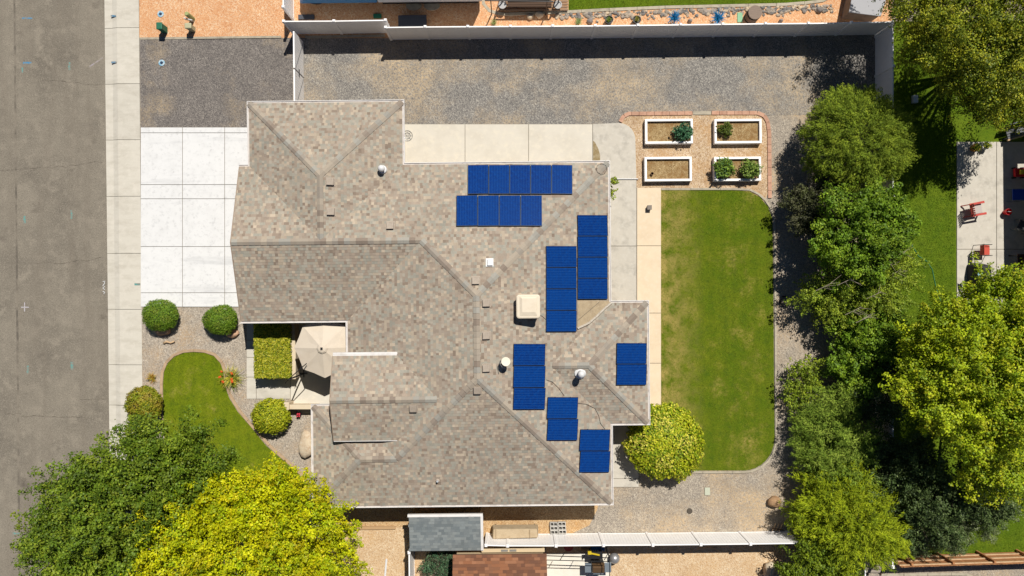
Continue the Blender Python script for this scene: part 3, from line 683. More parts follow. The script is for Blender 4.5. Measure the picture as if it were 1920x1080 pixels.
# ---------------------------------------------------------------- things on the roof
ventm = surf('tan_vent', C(190,176,160), [(C(170,156,140),6,0.45,0.7)], 0.7)
def slope_at(p):
    e = 0.05; gx = (roofz(p.x+e,p.y)-roofz(p.x-e,p.y))/(2*e); gy = (roofz(p.x,p.y+e)-roofz(p.x,p.y-e))/(2*e); return gx, gy
vents = [(620,341,'tan box vent, upper of two on the garage wing ridge'),(621,397,'tan box vent, lower of two below the garage wing ridge'),(732,423,'tan box vent just above the east end of the garage ridge'),(892,526,'tan box vent at the north tip of the main ridge'),
 (912,568,'tan box vent, first of three east of the main ridge'),(912,629,'tan box vent, second of three east of the main ridge'),(912,690,'tan box vent, third of three east of the main ridge'),(895,732,'tan box vent at the south tip of the main ridge'),(775,766,'tan box vent below the raised entry ridge')]
for x, y, lb in vents:
    p = onroof(x, y, 0.0); gx, gy = slope_at(p); t = thing('roof_vent', lb, 'roof vent', tuple(p), 'box vents on the roof')
    s_ = 0.17
    f = lambda u, v, h: (u, v, gx*u + gy*v + h)
    obj('flashing', MB().hexa([f(-.21,-.21,0.0),f(.21,-.21,0.0),f(.21,.21,0.0),f(-.21,.21,0.0),f(-.21,-.21,.024),f(.21,-.21,.024),f(.21,.21,.024),f(-.21,.21,.024)]), ventm, t, local=True)
    obj('hood', MB().hexa([f(-s_,-s_,.024),f(s_,-s_,.024),f(s_,s_,.024),f(-s_,s_,.024),f(-s_,-s_,.15),f(s_,-s_,.15),f(s_,s_,.15),f(-s_,s_,.15)]), ventm, t, local=True, bevel=0.02)
wm = surf('bright_white', C(250,250,250,0.6), [], 0.5)
p = onroof(918, 492); gx, gy = slope_at(p); t = thing('white_roof_vent', 'square white roof vent north of the main ridge tip', 'roof vent', tuple(p)); f = lambda u, v, h: (u, v, gx*u+gy*v+h)
obj('flashing', MB().hexa([f(-.18,-.2,0.0),f(.18,-.2,0.0),f(.18,.2,0.0),f(-.18,.2,0.0),f(-.18,-.2,.03),f(.18,-.2,.03),f(.18,.2,.03),f(-.18,.2,.03)]), wm, t, local=True)
obj('cap', MB().hexa([f(-.1,-.15,.03),f(.15,-.15,.03),f(.15,.15,.03),f(-.1,.15,.03),f(-.1,-.15,.12),f(.15,-.15,.12),f(.15,.15,.12),f(-.1,.15,.12)]), wm, t, local=True, bevel=0.01)
def pipe(px, py, h, r, lab, capr=None):
    p = onroof(px, py, h); b = Vector((p.x, p.y, roofz(p.x, p.y))); t = thing('vent_pipe', lab, 'vent pipe', tuple(b))
    hh = p.z - b.z
    obj('pipe', MB().lathe([(r, -0.05), (r, hh)], 14), surf('galvanised', C(225,228,232,0.6), [], 0.4, metal=0.2), t, local=True, smooth=False)
    if capr: obj('cap', MB().lathe([(capr*0.98, hh-0.02), (capr, hh+0.05), (capr*0.8, hh+0.12), (capr*0.4, hh+0.17), (0.01, hh+0.18)], 18), wm, t, local=True, smooth=True)
    obj('flashing', MB().lathe([(r*2.2, 0.0), (r*2.0, 0.05), (r*1.05, 0.08)], 14), wm if capr else ventm, t, local=True)
pipe(715, 316, 0.32, 0.10, 'white domed vent pipe on the slope behind the garage', 0.17)
pipe(1090, 702, 0.62, 0.13, 'tall white capped flue pipe on the east wing', 0.17)
pipe(820, 903, 0.2, 0.05, 'small white vent pipe on the south slope')
# satellite dish
p = onroof(944, 678); t = thing('satellite_dish', 'small round cream satellite dish west of the three-panel column', 'satellite dish', tuple(p))
obj('mast', MB().tube([(-.12,.06,0),(-.12,.06,.35),(0,0.02,.6)], 0.025), grey_m, t, local=True); obj('foot', MB().box(-.22,-.04,-.02,.14,-.04,.02), grey_m, t, local=True)
d = obj('reflector', MB().lathe([(0.02,0.0),(0.12,0.012),(0.2,0.035),(0.215,0.05),(0.2,0.05),(0.1,0.02)], 24), surf('cream_dish', C(252,244,222,0.64), [], 0.6), t, local=True, smooth=True); d.location = (0.11, 0.05, 0.62); d.rotation_euler = (math.radians(-14), math.radians(10), 0)
obj('feed_arm', MB().tube([(-.12,.06,.3),(-.18,-.02,.5),(-.05,-.18,.78)], 0.015), grey_m, t, local=True)
# evaporative cooler
p = onroof(990, 585, 0.0); x0, y0 = P2(968, 598, 4.9); x1, y1 = P2(1013, 552, 4.9); cx, cy = (x0+x1)/2, (y0+y1)/2; zb = roofz(cx+0.6, cy); t = thing('evaporative_cooler', 'beige boxy evaporative cooler standing near the main ridge', 'cooler', (cx, cy, roofz(cx, cy)))
cm = surf('beige_cooler', C(246,232,208,0.68), [(C(236,220,194,0.68),3,0.45,0.75)], 0.6); hx, hy = (x1-x0)/2, (y1-y0)/2
obj('cabinet', MB().box(-hx+.06,hx-.06,-hy+.06,hy-.06,-0.25,0.62), cm, t, local=True, bevel=0.03)
lid = MB(); k = 0.55
lid.prism([(sx*(hx-.14)+.14*math.cos(a_), sy*(hy-.14)+.14*math.sin(a_)) for sx, sy, a0 in ((1,1,0),(-1,1,90),(-1,-1,180),(1,-1,270)) for a_ in [math.radians(a0+18*k) for k in range(6)]], .62, .78)
L_ = obj('lid', lid, cm, t, local=True, bevel=0.06)
obj('lid_crown', MB().hexa([(-hx*.72,-hy*.8,.7805),(hx*.78,-hy*.8,.7805),(hx*.78,hy*.85,.7805),(-hx*.72,hy*.85,.7805),(-hx*.5,-hy*.45,.84),(hx*.6,-hy*.45,.84),(hx*.6,hy*.7,.84),(-hx*.5,hy*.7,.84)]), cm, L_, bevel=0.02).location = (0,0,0)
L_.children[0].data.transform(__import__('mathutils').Matrix.Translation(wloc(t)))
for s_ in (-1, 1):
    obj('leg', MB().box(s_*hx*.8-.03, s_*hx*.8+.03, -hy*.8, hy*.8, -0.34 if s_ > 0 else -0.2, -0.24), grey_m, t, local=True)
# cables lying on the roof
def cable(pts, lab, r=0.008, h=0.04):
    q_ = []
    for (xa, ya), (xb, yb) in zip(pts, pts[1:]):
        for k in range(5): q_.append(onroof(xa+(xb-xa)*k/5, ya+(yb-ya)*k/5, h))
    q_.append(onroof(*pts[-1], h)); tag(obj('roof_cable', MB().tube(q_, r, 5), dark_m), lab, 'cable')
cable([(1024,712),(1036,716),(1048,728),(1058,742)], 'thin black cable between the three-panel column and the middle pair')
cable([(1084,756),(1100,758),(1116,766),(1123,780),(1126,794),(1134,804)], 'curved black cable running down to the southeast panel pair')
cable([(1083,601),(1103,584),(1124,566)], 'black cable crossing the tan valley membrane')
cable([(1011,590),(1017,593),(1025,600)], 'short black cable between cooler and solar panels')
cable([(1118,316),(1121,309),(1128,307),(1136,310),(1138,318),(1134,325),(1127,327),(1120,323),(1118,316)], 'loop of black cable at the northeast roof corner', h=0.06)
# ================================================================ FOLIAGE
def unit(a): return a/np.maximum(1e-9, np.linalg.norm(a, axis=1, keepdims=True))
def leaf_obj(name, c, d, nrm, length, width, cols, mat, parent):
    """four-cornered leaves: centre c, along d, facing nrm"""
    d = unit(d - nrm*(d*nrm).sum(1, keepdims=True)); s_ = np.cross(nrm, d)
    L, W = length[:,None]*0.5, width[:,None]*0.5
    V = np.stack([c - d*L, c + s_*W + d*L*0.1, c + d*L, c - s_*W + d*L*0.1], 1)
    o = quads(name, V, cols, mat, parent); return o
leaf_m = attr_mat('leaves', 0.55, 0.26, 0.25); needle_m = attr_mat('needles', 0.7, 0.2, 0.15)
bark = surf('bark', C(150,132,112,0.35), [(C(110,94,78,0.35),6,0.45,0.7)], 0.95, (20,0.6,0.03)); palebark = surf('pale_bark', C(196,182,160,0.6), [], 0.9)
def foliage(lobes, n_clump, n_leaf, pal, leaf=0.13, clump=(0.5,0.28), style='broad', seed=0, out=0.9, up=0.5, low=-0.35, gap=0.0, inner=0.3, relief=0.27, kw_n=(2.4,4.7), tight=False):
    """lobes: (x,y,z,rx,ry,rz). Clumps of leaves over the lobes' shells, pointing outward like shoots"""
    if style == 'broad' and n_clump > 400: n_clump = int(n_clump*0.66); n_leaf = int(n_leaf*2.3); clump = (clump[0]*1.2, clump[1]*1.05); leaf *= 0.86
    g = np.random.default_rng(seed); lob = np.array(lobes); vol = lob[:,3]*lob[:,4]; pick = g.choice(len(lob), n_clump, p=vol/vol.sum())
    B = lob[pick]; v = unit(g.normal(size=(n_clump,3))); v[:,2] = np.where(v[:,2] < low, -v[:,2]*0.6, v[:,2])
    ph = g.uniform(0, 6.28, (4,)); a = np.arctan2(v[:,1], v[:,0])
    bumpy = 1 + 0.10*np.sin(3*a+ph[0]+pick) + 0.08*np.sin(7*a+ph[1]+2*pick) + g.normal(0, 0.06, n_clump)
    rad = np.where(g.random(n_clump) < inner, g.uniform(0.35, 0.75, n_clump), g.uniform(0.9, 1.01, n_clump) if tight else g.uniform(0.78, 1.08, n_clump))*(1 + (bumpy-1)*(0.3 if tight else 1.0))
    w0 = B[:,:3] + v*B[:,3:6]; q1, q2 = kw_n; nz = (np.sin(w0[:,0]*q1+ph[0])*np.sin(w0[:,1]*q1+ph[1]) + np.sin(w0[:,0]*q2+w0[:,1]*1.7+ph[2])*np.sin(w0[:,1]*q2-w0[:,0]*1.3+ph[3]))*0.5
    rad = rad*(1 + relief*nz)
    cc = B[:,:3] + v*B[:,3:6]*rad[:,None]; cc[:,2] = np.maximum(cc[:,2], 0.15)
    # drop clumps buried deep in another lobe, thin the hollows between leaf masses
    keep = (nz > -0.3) | (g.random(n_clump) < 0.3)
    for i, l in enumerate(lob):
        q_ = (((cc - l[:3])/l[3:6])**2).sum(1); keep &= ~((q_ < 0.30) & (pick != i))
    cc, v, pick = cc[keep], v[keep], pick[keep]; n_clump = len(cc)
    od = unit(v*np.array([1,1,0.6])*out + np.array([0,0,up]) + g.normal(0, 0.28, (n_clump,3)))
    cs = g.uniform(0.7, 1.3, n_clump)
    k = n_leaf; N = n_clump*k; ci = np.repeat(np.arange(n_clump), k)
    t = g.normal(0, 1, (N,3)); al = g.uniform(-1, 1, N)
    taper = np.sqrt(np.maximum(0.06, 1 - ((al+0.25)/1.3)**2))
    along = od[ci]*(al*clump[0]*cs[ci])[:,None]; perp = t - od[ci]*(t*od[ci]).sum(1, keepdims=True)
    pos = cc[ci] + along + perp*(clump[1]*0.55*taper*cs[ci])[:,None]
    pal = np.array([c[:3] for c in pal]); tone = g.integers(0, len(pal), n_clump)
    other = g.integers(0, len(pal), N); cols = np.where((g.random(N) < 0.35)[:,None], pal[other], pal[tone[ci]])*g.uniform(0.8, 1.2, (N,1))*g.uniform(0.72, 1.16, n_clump)[ci][:,None]
    if style == 'needle':
        d = unit(od[ci]*1.0 + g.normal(0, 0.45, (N,3)) + np.array([0,0,-0.1])); nrm = unit(unit(perp)*0.6 + g.normal(0, 0.5, (N,3)) + np.array([0,0,0.8]))
        ln = g.uniform(0.7, 1.4, N)*leaf*2.2; wd = g.uniform(0.7, 1.2, N)*leaf*0.42
    else:
        nrm = unit(unit(perp)*0.75 + v[ci]*0.25 + np.array([0,0,0.5]) + g.normal(0, 0.4, (N,3))); d = unit(od[ci] + g.normal(0, 0.9, (N,3)))
        ln = g.uniform(0.7, 1.35, N)*leaf; wd = ln*g.uniform(0.55, 0.85, N)
    return pos, d, nrm, ln, wd, cols
def tree(name, label, lobes_px, zmid, pal, n_clump, n_leaf, trunk_r=0.14, rz=0.75, cat='tree', group=None, mat=None, trunk=True, seed=0, base=None, crown_name='crown', limbs=6, barkm=None, **kw):
    """lobes_px: (px, py, radius px[, z[, ry px]]) as seen from above; the crown stands over its own trunk"""
    lobes = []
    for l in lobes_px:
        z = l[3] if len(l) > 3 and l[3] is not None else zmid; x, y, _ = P(l[0], l[1], z); r = m_px(l[2], z); ry = m_px(l[4], z) if len(l) > 4 else r
        lobes.append((x, y, z, r, ry, min(r, ry)*rz))
    bx = sum(l[0]*l[3] for l in lobes)/sum(l[3] for l in lobes); by = sum(l[1]*l[3] for l in lobes)/sum(l[3] for l in lobes)
    if base: bx, by = P2(*base)
    t = thing(name, label, cat, (bx, by, 0), group)
    pos, d, nrm, ln, wd, cols = foliage(lobes, n_clump, n_leaf, pal, seed=seed, **kw)
    leaf_obj(crown_name, pos, d, nrm, ln, wd, cols, mat or (needle_m if kw.get('style') == 'needle' else leaf_m), t)
    if trunk:
        zc = min(l[2] for l in lobes); mb = MB(); r = random.Random(seed)
        fork = Vector((bx, by, max(0.25, zc*0.45)))
        mb.tube([(bx, by, -0.05), (bx+0.03, by-0.02, fork.z*0.5), fork], trunk_r, 9, trunk_r*0.75)
        tk = obj('trunk', mb, barkm or bark, t, smooth=True)
        lb = MB()
        for l in lobes[:limbs+6]:
            e = Vector((l[0], l[1], l[2]+l[5]*0.25)); m_ = fork.lerp(e, 0.5) + Vector((r.uniform(-.2,.2), r.uniform(-.2,.2), 0.25))
            lb.tube([fork - Vector((0,0,0.1)), m_, e], trunk_r*0.55, 6, trunk_r*0.14)
            for k in range(4):
                a = r.uniform(0, 6.28); s_ = m_.lerp(e, r.uniform(0.3, 1.0)); e2 = s_ + Vector((math.cos(a)*l[3]*0.65, math.sin(a)*l[4]*0.65, l[5]*r.uniform(0.1, 0.6)))
                lb.tube([s_, s_.lerp(e2, 0.5)+Vector((0,0,0.1)), e2], trunk_r*0.22, 5, trunk_r*0.06)
        obj('limbs', lb, barkm or bark, t)
    return t
def GP(*cs): return [C(*c, 0.85) for c in cs]
DK = GP((108,134,34),(92,118,32),(126,148,38),(100,126,26),(140,156,42)); YL = GP((200,206,14),(184,196,16),(212,212,18),(160,180,20),(206,196,18)); 
tree('street_tree', 'large dark green broadleaf tree overhanging the road at lower left', [(338,858,78,5.2),(235,905,95,5.2),(148,962,76,4.8),(82,1005,38,4.2),(190,1020,100,5.0),(320,945,80,4.6),(258,822,36,3.6),(132,1058,80,4.6),(405,868,40,4.4),(200,960,80,6.0),(290,895,70,5.8)], 5.0, DK, 1750, 64, 0.22, leaf=0.125, clump=(0.42,0.32), seed=11, base=(345,905), up=0.7)
tree('yellow_tree', 'bright yellow green tree beside the house at bottom left', [(530,920,44,3.4),(440,955,84,4.8),(345,1000,86,5.4),(560,985,88,4.2),(470,1060,118,4.8),(622,1040,52,3.6),(270,1065,72,5.0),(592,942,26,2.8),(500,960,80,5.2),(410,1030,95,5.8),(600,1075,60,3.4)], 4.4, YL, 1800, 64, 0.2, leaf=0.12, clump=(0.5,0.26), seed=12, base=(500,960))
LT = GP((164,170,36),(140,152,36),(180,180,44),(120,136,34),(104,122,32))
tree('tall_neighbour_tree', 'large olive green fine-leaved tree in the upper right corner', [(1735,22,60,5.0),(1800,62,92,6.0),(1868,120,82,5.6),(1905,30,90,6.2),(1715,75,40,4.2),(1845,185,52,4.2),(1800,130,55,4.8),(1900,185,52,3.8),(1850,-30,90,6),(1760,95,48,4.4),(1925,130,60,4.6),(1690,-8,46,4.6),(1700,-70,70,5)], 5.4, LT, 2500, 50, 0.2, leaf=0.10, clump=(0.4,0.3), seed=13, base=(1800,110))
JN = GP((138,158,44),(118,140,40),(154,170,50),(108,128,38))
tree('domed_juniper', 'large rounded feathery green evergreen at the end of the gravel yard', [(1602,265,97,2.0),(1602,265,80,2.5),(1648,275,55,2.2)], 2.4, JN, 2600, 46, 0.18, style='needle', leaf=0.062, clump=(0.26,0.17), seed=14, rz=0.85, up=0.1, out=1.1, tight=True, relief=0.07, kw_n=(4.2,8.0))
PU = GP((92,96,62),(78,80,58),(104,104,74),(84,92,50))
tree('dark_shrub', 'dark purplish green shrub between the domed evergreen and the lawn', [(1520,398,48,1.4),(1548,366,46,1.7),(1495,385,30,1.2),(1535,425,36,1.3)], 1.8, PU, 650, 42, 0.1, leaf=0.09, clump=(0.26,0.2), seed=15, cat='shrub')
G6 = GP((124,156,36),(108,142,34),(142,168,42),(98,130,30))
tree('round_green_tree', 'dense round mid green tree below the domed evergreen', [(1605,430,80,3.0),(1640,415,58,3.2),(1570,450,45,2.8),(1615,470,60,2.9),(1670,430,36,2.6)], 3.0, G6, 950, 50, 0.15, leaf=0.12, clump=(0.32,0.26), seed=16)
W7 = GP((150,170,46),(130,152,40),(168,184,54),(116,140,38))
wt = tree('willow_shrub', 'loose olive shrub with bare pale twigs behind the lawn', [(1575,548,66,1.5,48),(1640,540,62,2.3,50),(1680,510,40,2.2,36),(1540,570,34,1.0,36),(1620,580,60,1.8,36)], 1.8, W7, 900, 50, 0.09, leaf=0.085, clump=(0.45,0.16), seed=17, cat='shrub', up=0.2)
mb = MB(); r_ = random.Random(5)
for (x, y) in [(1700,470),(1680,490),(1655,545),(1615,575),(1600,520),(1690,505),(1560,530),(1635,590)]:
    a = Vector(P(x-30, y+15, 3.1)); b = Vector(P(x, y, 3.45))
    mb.tube([a, a.lerp(b,0.5)+Vector((0,0,0.08)), b], 0.018, 5, 0.008)
    for k in range(5):
        s_ = a.lerp(b, r_.uniform(0.3,0.9)); e = s_ + Vector((r_.uniform(0.1,0.6), r_.uniform(-0.35,0.45), r_.uniform(0,0.15))); mb.tube([s_, e], 0.009, 4, 0.004)
obj('bare_twigs', mb, palebark, wt)
tree('leafy_bush', 'green broadleaf bush in the shade south of the loose olive shrub', [(1618,660,54,1.7),(1590,625,38,1.3),(1640,620,48,2.0),(1610,710,42,1.4),(1585,690,30,1.1)], 2.1, G6, 1000, 48, 0.1, leaf=0.12, clump=(0.3,0.24), seed=18, cat='shrub')
MP = GP((166,186,28),(146,170,28),(182,196,34),(126,152,28),(192,196,40))
tree('maple_tree', 'large bright yellow green maple overhanging the neighbour patio at right', [(1795,655,92,5.2),(1868,585,72,4.8),(1755,735,78,5.0),(1868,710,100,6.2),(1870,835,70,5.2),(1905,905,34,4.4),(1725,650,38,4.2),(1905,560,50,4.6),(1790,590,44,4.2),(1800,760,80,6.0),(1930,640,80,5.6),(1830,885,36,4.4)], 5.4, MP, 2000, 62, 0.22, leaf=0.125, clump=(0.55,0.26), seed=19, base=(1800,660))
CG = GP((140,164,58),(122,148,50),(160,180,72),(106,132,44))
tree('grey_conifer', 'greyish green feathery conifer beside the lower lawn corner', [(1542,795,50,1.1),(1575,760,42,1.5),(1556,860,58,1.4),(1600,830,50,2.0),(1526,845,36,0.8),(1590,880,48,1.8),(1510,790,22,.7)], 2.5, CG, 1500, 48, 0.12, style='needle', leaf=0.075, clump=(0.42,0.2), seed=20, up=0.1, out=1.1)
tree('sapling', 'small sprawling light green sapling at the edge of the gravel path', [(1498,708,30,0.9,26),(1520,690,22,1.0),(1490,740,24,0.7),(1515,735,24,0.9)], 0.9, W7, 240, 34, 0.05, leaf=0.08, clump=(0.3,0.13), seed=21, cat='shrub')
YC = GP((160,176,30),(142,160,28),(174,186,36),(120,140,28))
tree('golden_conifer', 'bright yellow green drooping conifer at the end of the white fence', [(1556,945,62,1.6),(1530,905,38,1.1),(1600,985,70,2.2),(1545,995,50,1.5),(1640,1000,46,2.2),(1590,920,50,2.0),(1520,960,32,1.0)], 2.5, YC, 1900, 50, 0.14, style='needle', leaf=0.085, clump=(0.5,0.17), seed=22, up=0.0, out=1.2)
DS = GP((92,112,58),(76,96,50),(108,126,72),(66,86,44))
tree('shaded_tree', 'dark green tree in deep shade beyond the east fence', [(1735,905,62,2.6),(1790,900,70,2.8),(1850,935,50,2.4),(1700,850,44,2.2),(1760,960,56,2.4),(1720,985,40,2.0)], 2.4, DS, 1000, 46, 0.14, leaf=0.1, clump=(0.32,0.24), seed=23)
tree('silvery_shrub', 'silvery green shrub in front of the wooden fence at lower right', [(1775,990,42,1.6),(1825,975,40,1.7),(1735,1000,34,1.4),(1865,945,34,1.8),(1690,1005,30,1.3)], 1.6, GP((140,152,104),(120,134,88),(156,166,120),(98,114,70)), 620, 44, 0.07, leaf=0.075, clump=(0.28,0.2), seed=24, cat='shrub')
tree('fence_bush', 'dense green bush south of the white fence beneath the golden conifer', [(1525,1058,52,1.7),(1570,1050,42,1.7),(1500,1080,40,1.5),(1560,1095,50,1.7)], 1.7, GP((138,156,34),(118,140,32),(98,122,32)), 620, 46, 0.08, leaf=0.12, clump=(0.3,0.24), seed=25, cat='shrub')
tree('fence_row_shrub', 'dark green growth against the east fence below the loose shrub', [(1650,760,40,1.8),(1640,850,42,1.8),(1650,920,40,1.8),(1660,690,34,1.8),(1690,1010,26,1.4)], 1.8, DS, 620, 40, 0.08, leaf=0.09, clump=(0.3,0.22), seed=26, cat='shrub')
# clipped shrubs: a tight skin of leaves over a solid dark core, inner shade put into its colour
twig = surf('shrub_core_shade', (0.03,0.045,0.012,1), [], 0.95)
def ball(name, label, px, py, rx, ry, h, pal, n, leaf, seed, group=None, flat=0.95, bump=0.035):
    zc = h*0.55; x, y, _ = P(px, py, zc); a, b = m_px(rx, zc), m_px(ry, zc); c = h*0.5; g = np.random.default_rng(seed)
    t = thing(name, label, 'shrub', (x, y, 0), group)
    v = unit(g.normal(size=(n,3))); e = v
    ph = g.uniform(0,6.28,8); lump = 1 + bump*(np.sin(9*v[:,0]+ph[0])*np.sin(8*v[:,1]+ph[1]) + np.sin(17*v[:,1]+ph[2])*np.sin(15*v[:,2]+ph[3]) + np.sin(26*v[:,0]+ph[4])*np.sin(24*v[:,1]+ph[5]))
    pos = np.array([x, y, zc]) + e*np.array([a, b, c])*(lump*(1+0.05*np.sin(2.3*np.arctan2(v[:,1],v[:,0])+ph[6])+0.04*np.sin(4.1*v[:,0]+ph[7]))*g.uniform(0.84, 1.0, n))[:,None]; pos[:,2] = np.maximum(pos[:,2], 0.04)
    pal = np.array([q[:3] for q in pal]); sel = np.clip((np.sin(5*v[:,0]+ph[1])*np.sin(6*v[:,1]+ph[3])*0.5+0.5)*len(pal)*0.6 + g.uniform(0,len(pal)*0.5,n), 0, len(pal)-1).astype(int); cols = pal[sel]*g.uniform(0.75,1.2,(n,1))
    nrm = unit(v*0.9 + g.normal(0,0.45,(n,3)) + np.array([0,0,0.25])); ln = g.uniform(0.7,1.3,n)*leaf
    leaf_obj('foliage', pos, unit(g.normal(size=(n,3))), nrm, ln, ln*0.7, cols, leaf_m, t)
    obj('twigs', MB().rock((x,y,zc), a*0.74, b*0.74, c*0.76, seed, 18, 10, 0.02), twig, t)  # closed dark core, no real stems: the inner shade is its colour
    obj('stem', MB().tube([(x,y,-0.02),(x,y,zc*0.5)], 0.06, 7), bark, t)
    return t
BG = GP((118,152,40),(104,140,36),(134,162,46),(94,128,34),(142,158,52))
ball('clipped_shrub', 'clipped round green shrub beside the pavement at the driveway corner', 300.5, 591, 34, 30, 1.15, BG, 13000, 0.055, 31, 'round shrubs below the driveway')
ball('clipped_shrub', 'clipped round green shrub beside the garage corner below the driveway', 413, 600, 33, 28, 1.15, BG, 13000, 0.055, 32, 'round shrubs below the driveway')
ball('round_shrub', 'yellowish round shrub over the pavement edge above the dark tree', 270, 757, 33, 34, 1.2, GP((150,158,34),(130,142,32),(168,160,48),(152,134,44)), 8000, 0.085, 33, bump=0.05)
ball('round_shrub', 'bright yellow green round shrub beside the low courtyard wall', 508, 780, 37, 33, 1.2, GP((176,182,32),(156,168,30),(190,190,44),(128,146,28)), 8000, 0.09, 34, bump=0.05)
ball('variegated_shrub', 'large variegated yellow and green round shrub at the lawn corner', 1247, 829, 69, 75, 1.9, GP((190,198,30),(160,178,30),(214,212,60),(130,156,28),(228,220,96)), 26000, 0.115, 35, bump=0.05)
# clipped box hedge
x0, y0 = P2(477, 709, 1.15); x1, y1 = P2(543, 600, 1.15); g = np.random.default_rng(36); t = thing('box_hedge', 'clipped rectangular yellow green hedge beside the cantilever umbrella', 'hedge', ((x0+x1)/2, (y0+y1)/2, 0))
n = 13000; u = g.uniform(0,1,(n,3)); f = g.random(n); pos = np.stack([x0+u[:,0]*(x1-x0), y0+u[:,1]*(y1-y0), u[:,2]*1.15], 1); nrm = np.tile([0,0,1.0],(n,1))
top = f < 0.55; pos[top,2] = 1.15 + 0.04*np.sin(pos[top,0]*9)*np.sin(pos[top,1]*7) + g.uniform(-0.06,0.03,top.sum())
for lo, hi, ax, val, nv in ((0.55,0.68,0,x0,(-1,0,0.3)),(0.68,0.81,0,x1,(1,0,0.3)),(0.81,0.905,1,y0,(0,-1,0.3)),(0.905,1.01,1,y1,(0,1,0.3))):
    s_ = (f >= lo) & (f < hi); pos[s_,ax] = val + g.uniform(-0.05,0.05,s_.sum()); nrm[s_] = nv
pal = np.array([q[:3] for q in GP((178,178,38),(150,160,36),(198,190,64),(122,138,34))]); ln = g.uniform(0.7,1.3,n)*0.095
leaf_obj('foliage', pos, unit(g.normal(size=(n,3))), unit(nrm+g.normal(0,0.5,(n,3))), ln, ln*0.65, pal[g.integers(0,4,n)]*g.uniform(0.8,1.2,(n,1)), leaf_m, t)
obj('twigs', MB().box(x0+0.1,x1-0.1,y0+0.1,y1-0.1,0.0,1.05), twig, t)  # solid dark box inside the hedge, inner shade put into its colour
# strappy plants
def tuft(name, label, px, py, r, n, pal, seed, w_=0.035, h=0.5, flowers=None, cat='plant', z0=0.0, parent=None):
    x, y, _ = P(px, py, z0); g = np.random.default_rng(seed); R_ = m_px(r)
    t = parent or thing(name, label, cat, (x, y, z0)); V = []; cols = []; pal = np.array([q[:3] for q in pal])
    for i in range(n):
        a = g.uniform(0,6.28); L = R_*g.uniform(0.45,1.0); d = np.array([math.cos(a), math.sin(a)]); s_ = np.array([-d[1], d[0]])*w_*g.uniform(0.6,1.1)/2; o0 = g.normal(0, R_*0.12, 2); hh = h*g.uniform(0.5,1.0); c = pal[g.integers(0,len(pal))]*g.uniform(0.8,1.2)
        prof = [(0,0.0),(0.35,0.75),(0.7,1.0),(1.0,0.7)]
        for (f0,z0_),(f1,z1_) in zip(prof, prof[1:]):
            wa, wb = 1.0-f0*0.5, 1.0-f1*0.85
            p0 = np.array([x,y])+o0+d*L*f0; p1 = np.array([x,y])+o0+d*L*f1
            V.append([[*(p0-s_*wa), z0+z0_*hh],[*(p1-s_*wb), z0+z1_*hh],[*(p1+s_*wb), z0+z1_*hh],[*(p0+s_*wa), z0+z0_*hh]]); cols.append(c)
    quads('leaves' if not parent else 'blades', np.array(V), np.array(cols), leaf_m, t)
    if flowers:
        r_ = random.Random(seed)
        for fx, fy in flowers:
            q_ = P(fx, fy, z0+h*1.25); mb = MB()
            for k in range(6): mb.rock((q_[0]+r_.uniform(-.045,.045), q_[1]+r_.uniform(-.045,.045), q_[2]+r_.uniform(-.03,.03)), 0.045, 0.045, 0.03, k, 6, 4)
            obj('flower', mb, surf('orange_petals', C(228,100,32), [], 0.7), t)
    return t
tuft('daylily', 'strappy yellow green daylily clump with orange flowers by the front walk', 437, 708, 27, 150, GP((200,190,60),(160,170,50),(214,200,96),(120,140,40)), 41, flowers=[(415,697),(434,700),(412,707),(418,716),(435,716),(434,711)])
tuft('grass_clump', 'small orange tinged grass clump left of the front lawn', 287, 708, 13, 70, GP((196,166,70),(170,160,60),(212,150,70)), 42, 0.03, 0.3)
tree('vine', 'small leafy vine hanging at the northeast house wall', [(1149,342,9,1.3),(1150,356,5,1.0),(1147,365,4,0.7)], 1.1, GP((170,186,60),(140,160,50)), 26, 14, 0.02, leaf=0.1, clump=(0.14,0.09), seed=43, cat='plant', limbs=2)
tree('blue_juniper', 'bluish green juniper bush between the grey shed and brown roof', [(826,1050,22,0.9),(806,1062,18,0.7),(845,1040,14,0.9),(830,1075,22,0.8)], 0.8, GP((84,120,84),(70,104,74),(104,134,96),(92,92,74)), 260, 40, 0.06, leaf=0.07, clump=(0.2,0.15), seed=44, cat='shrub')
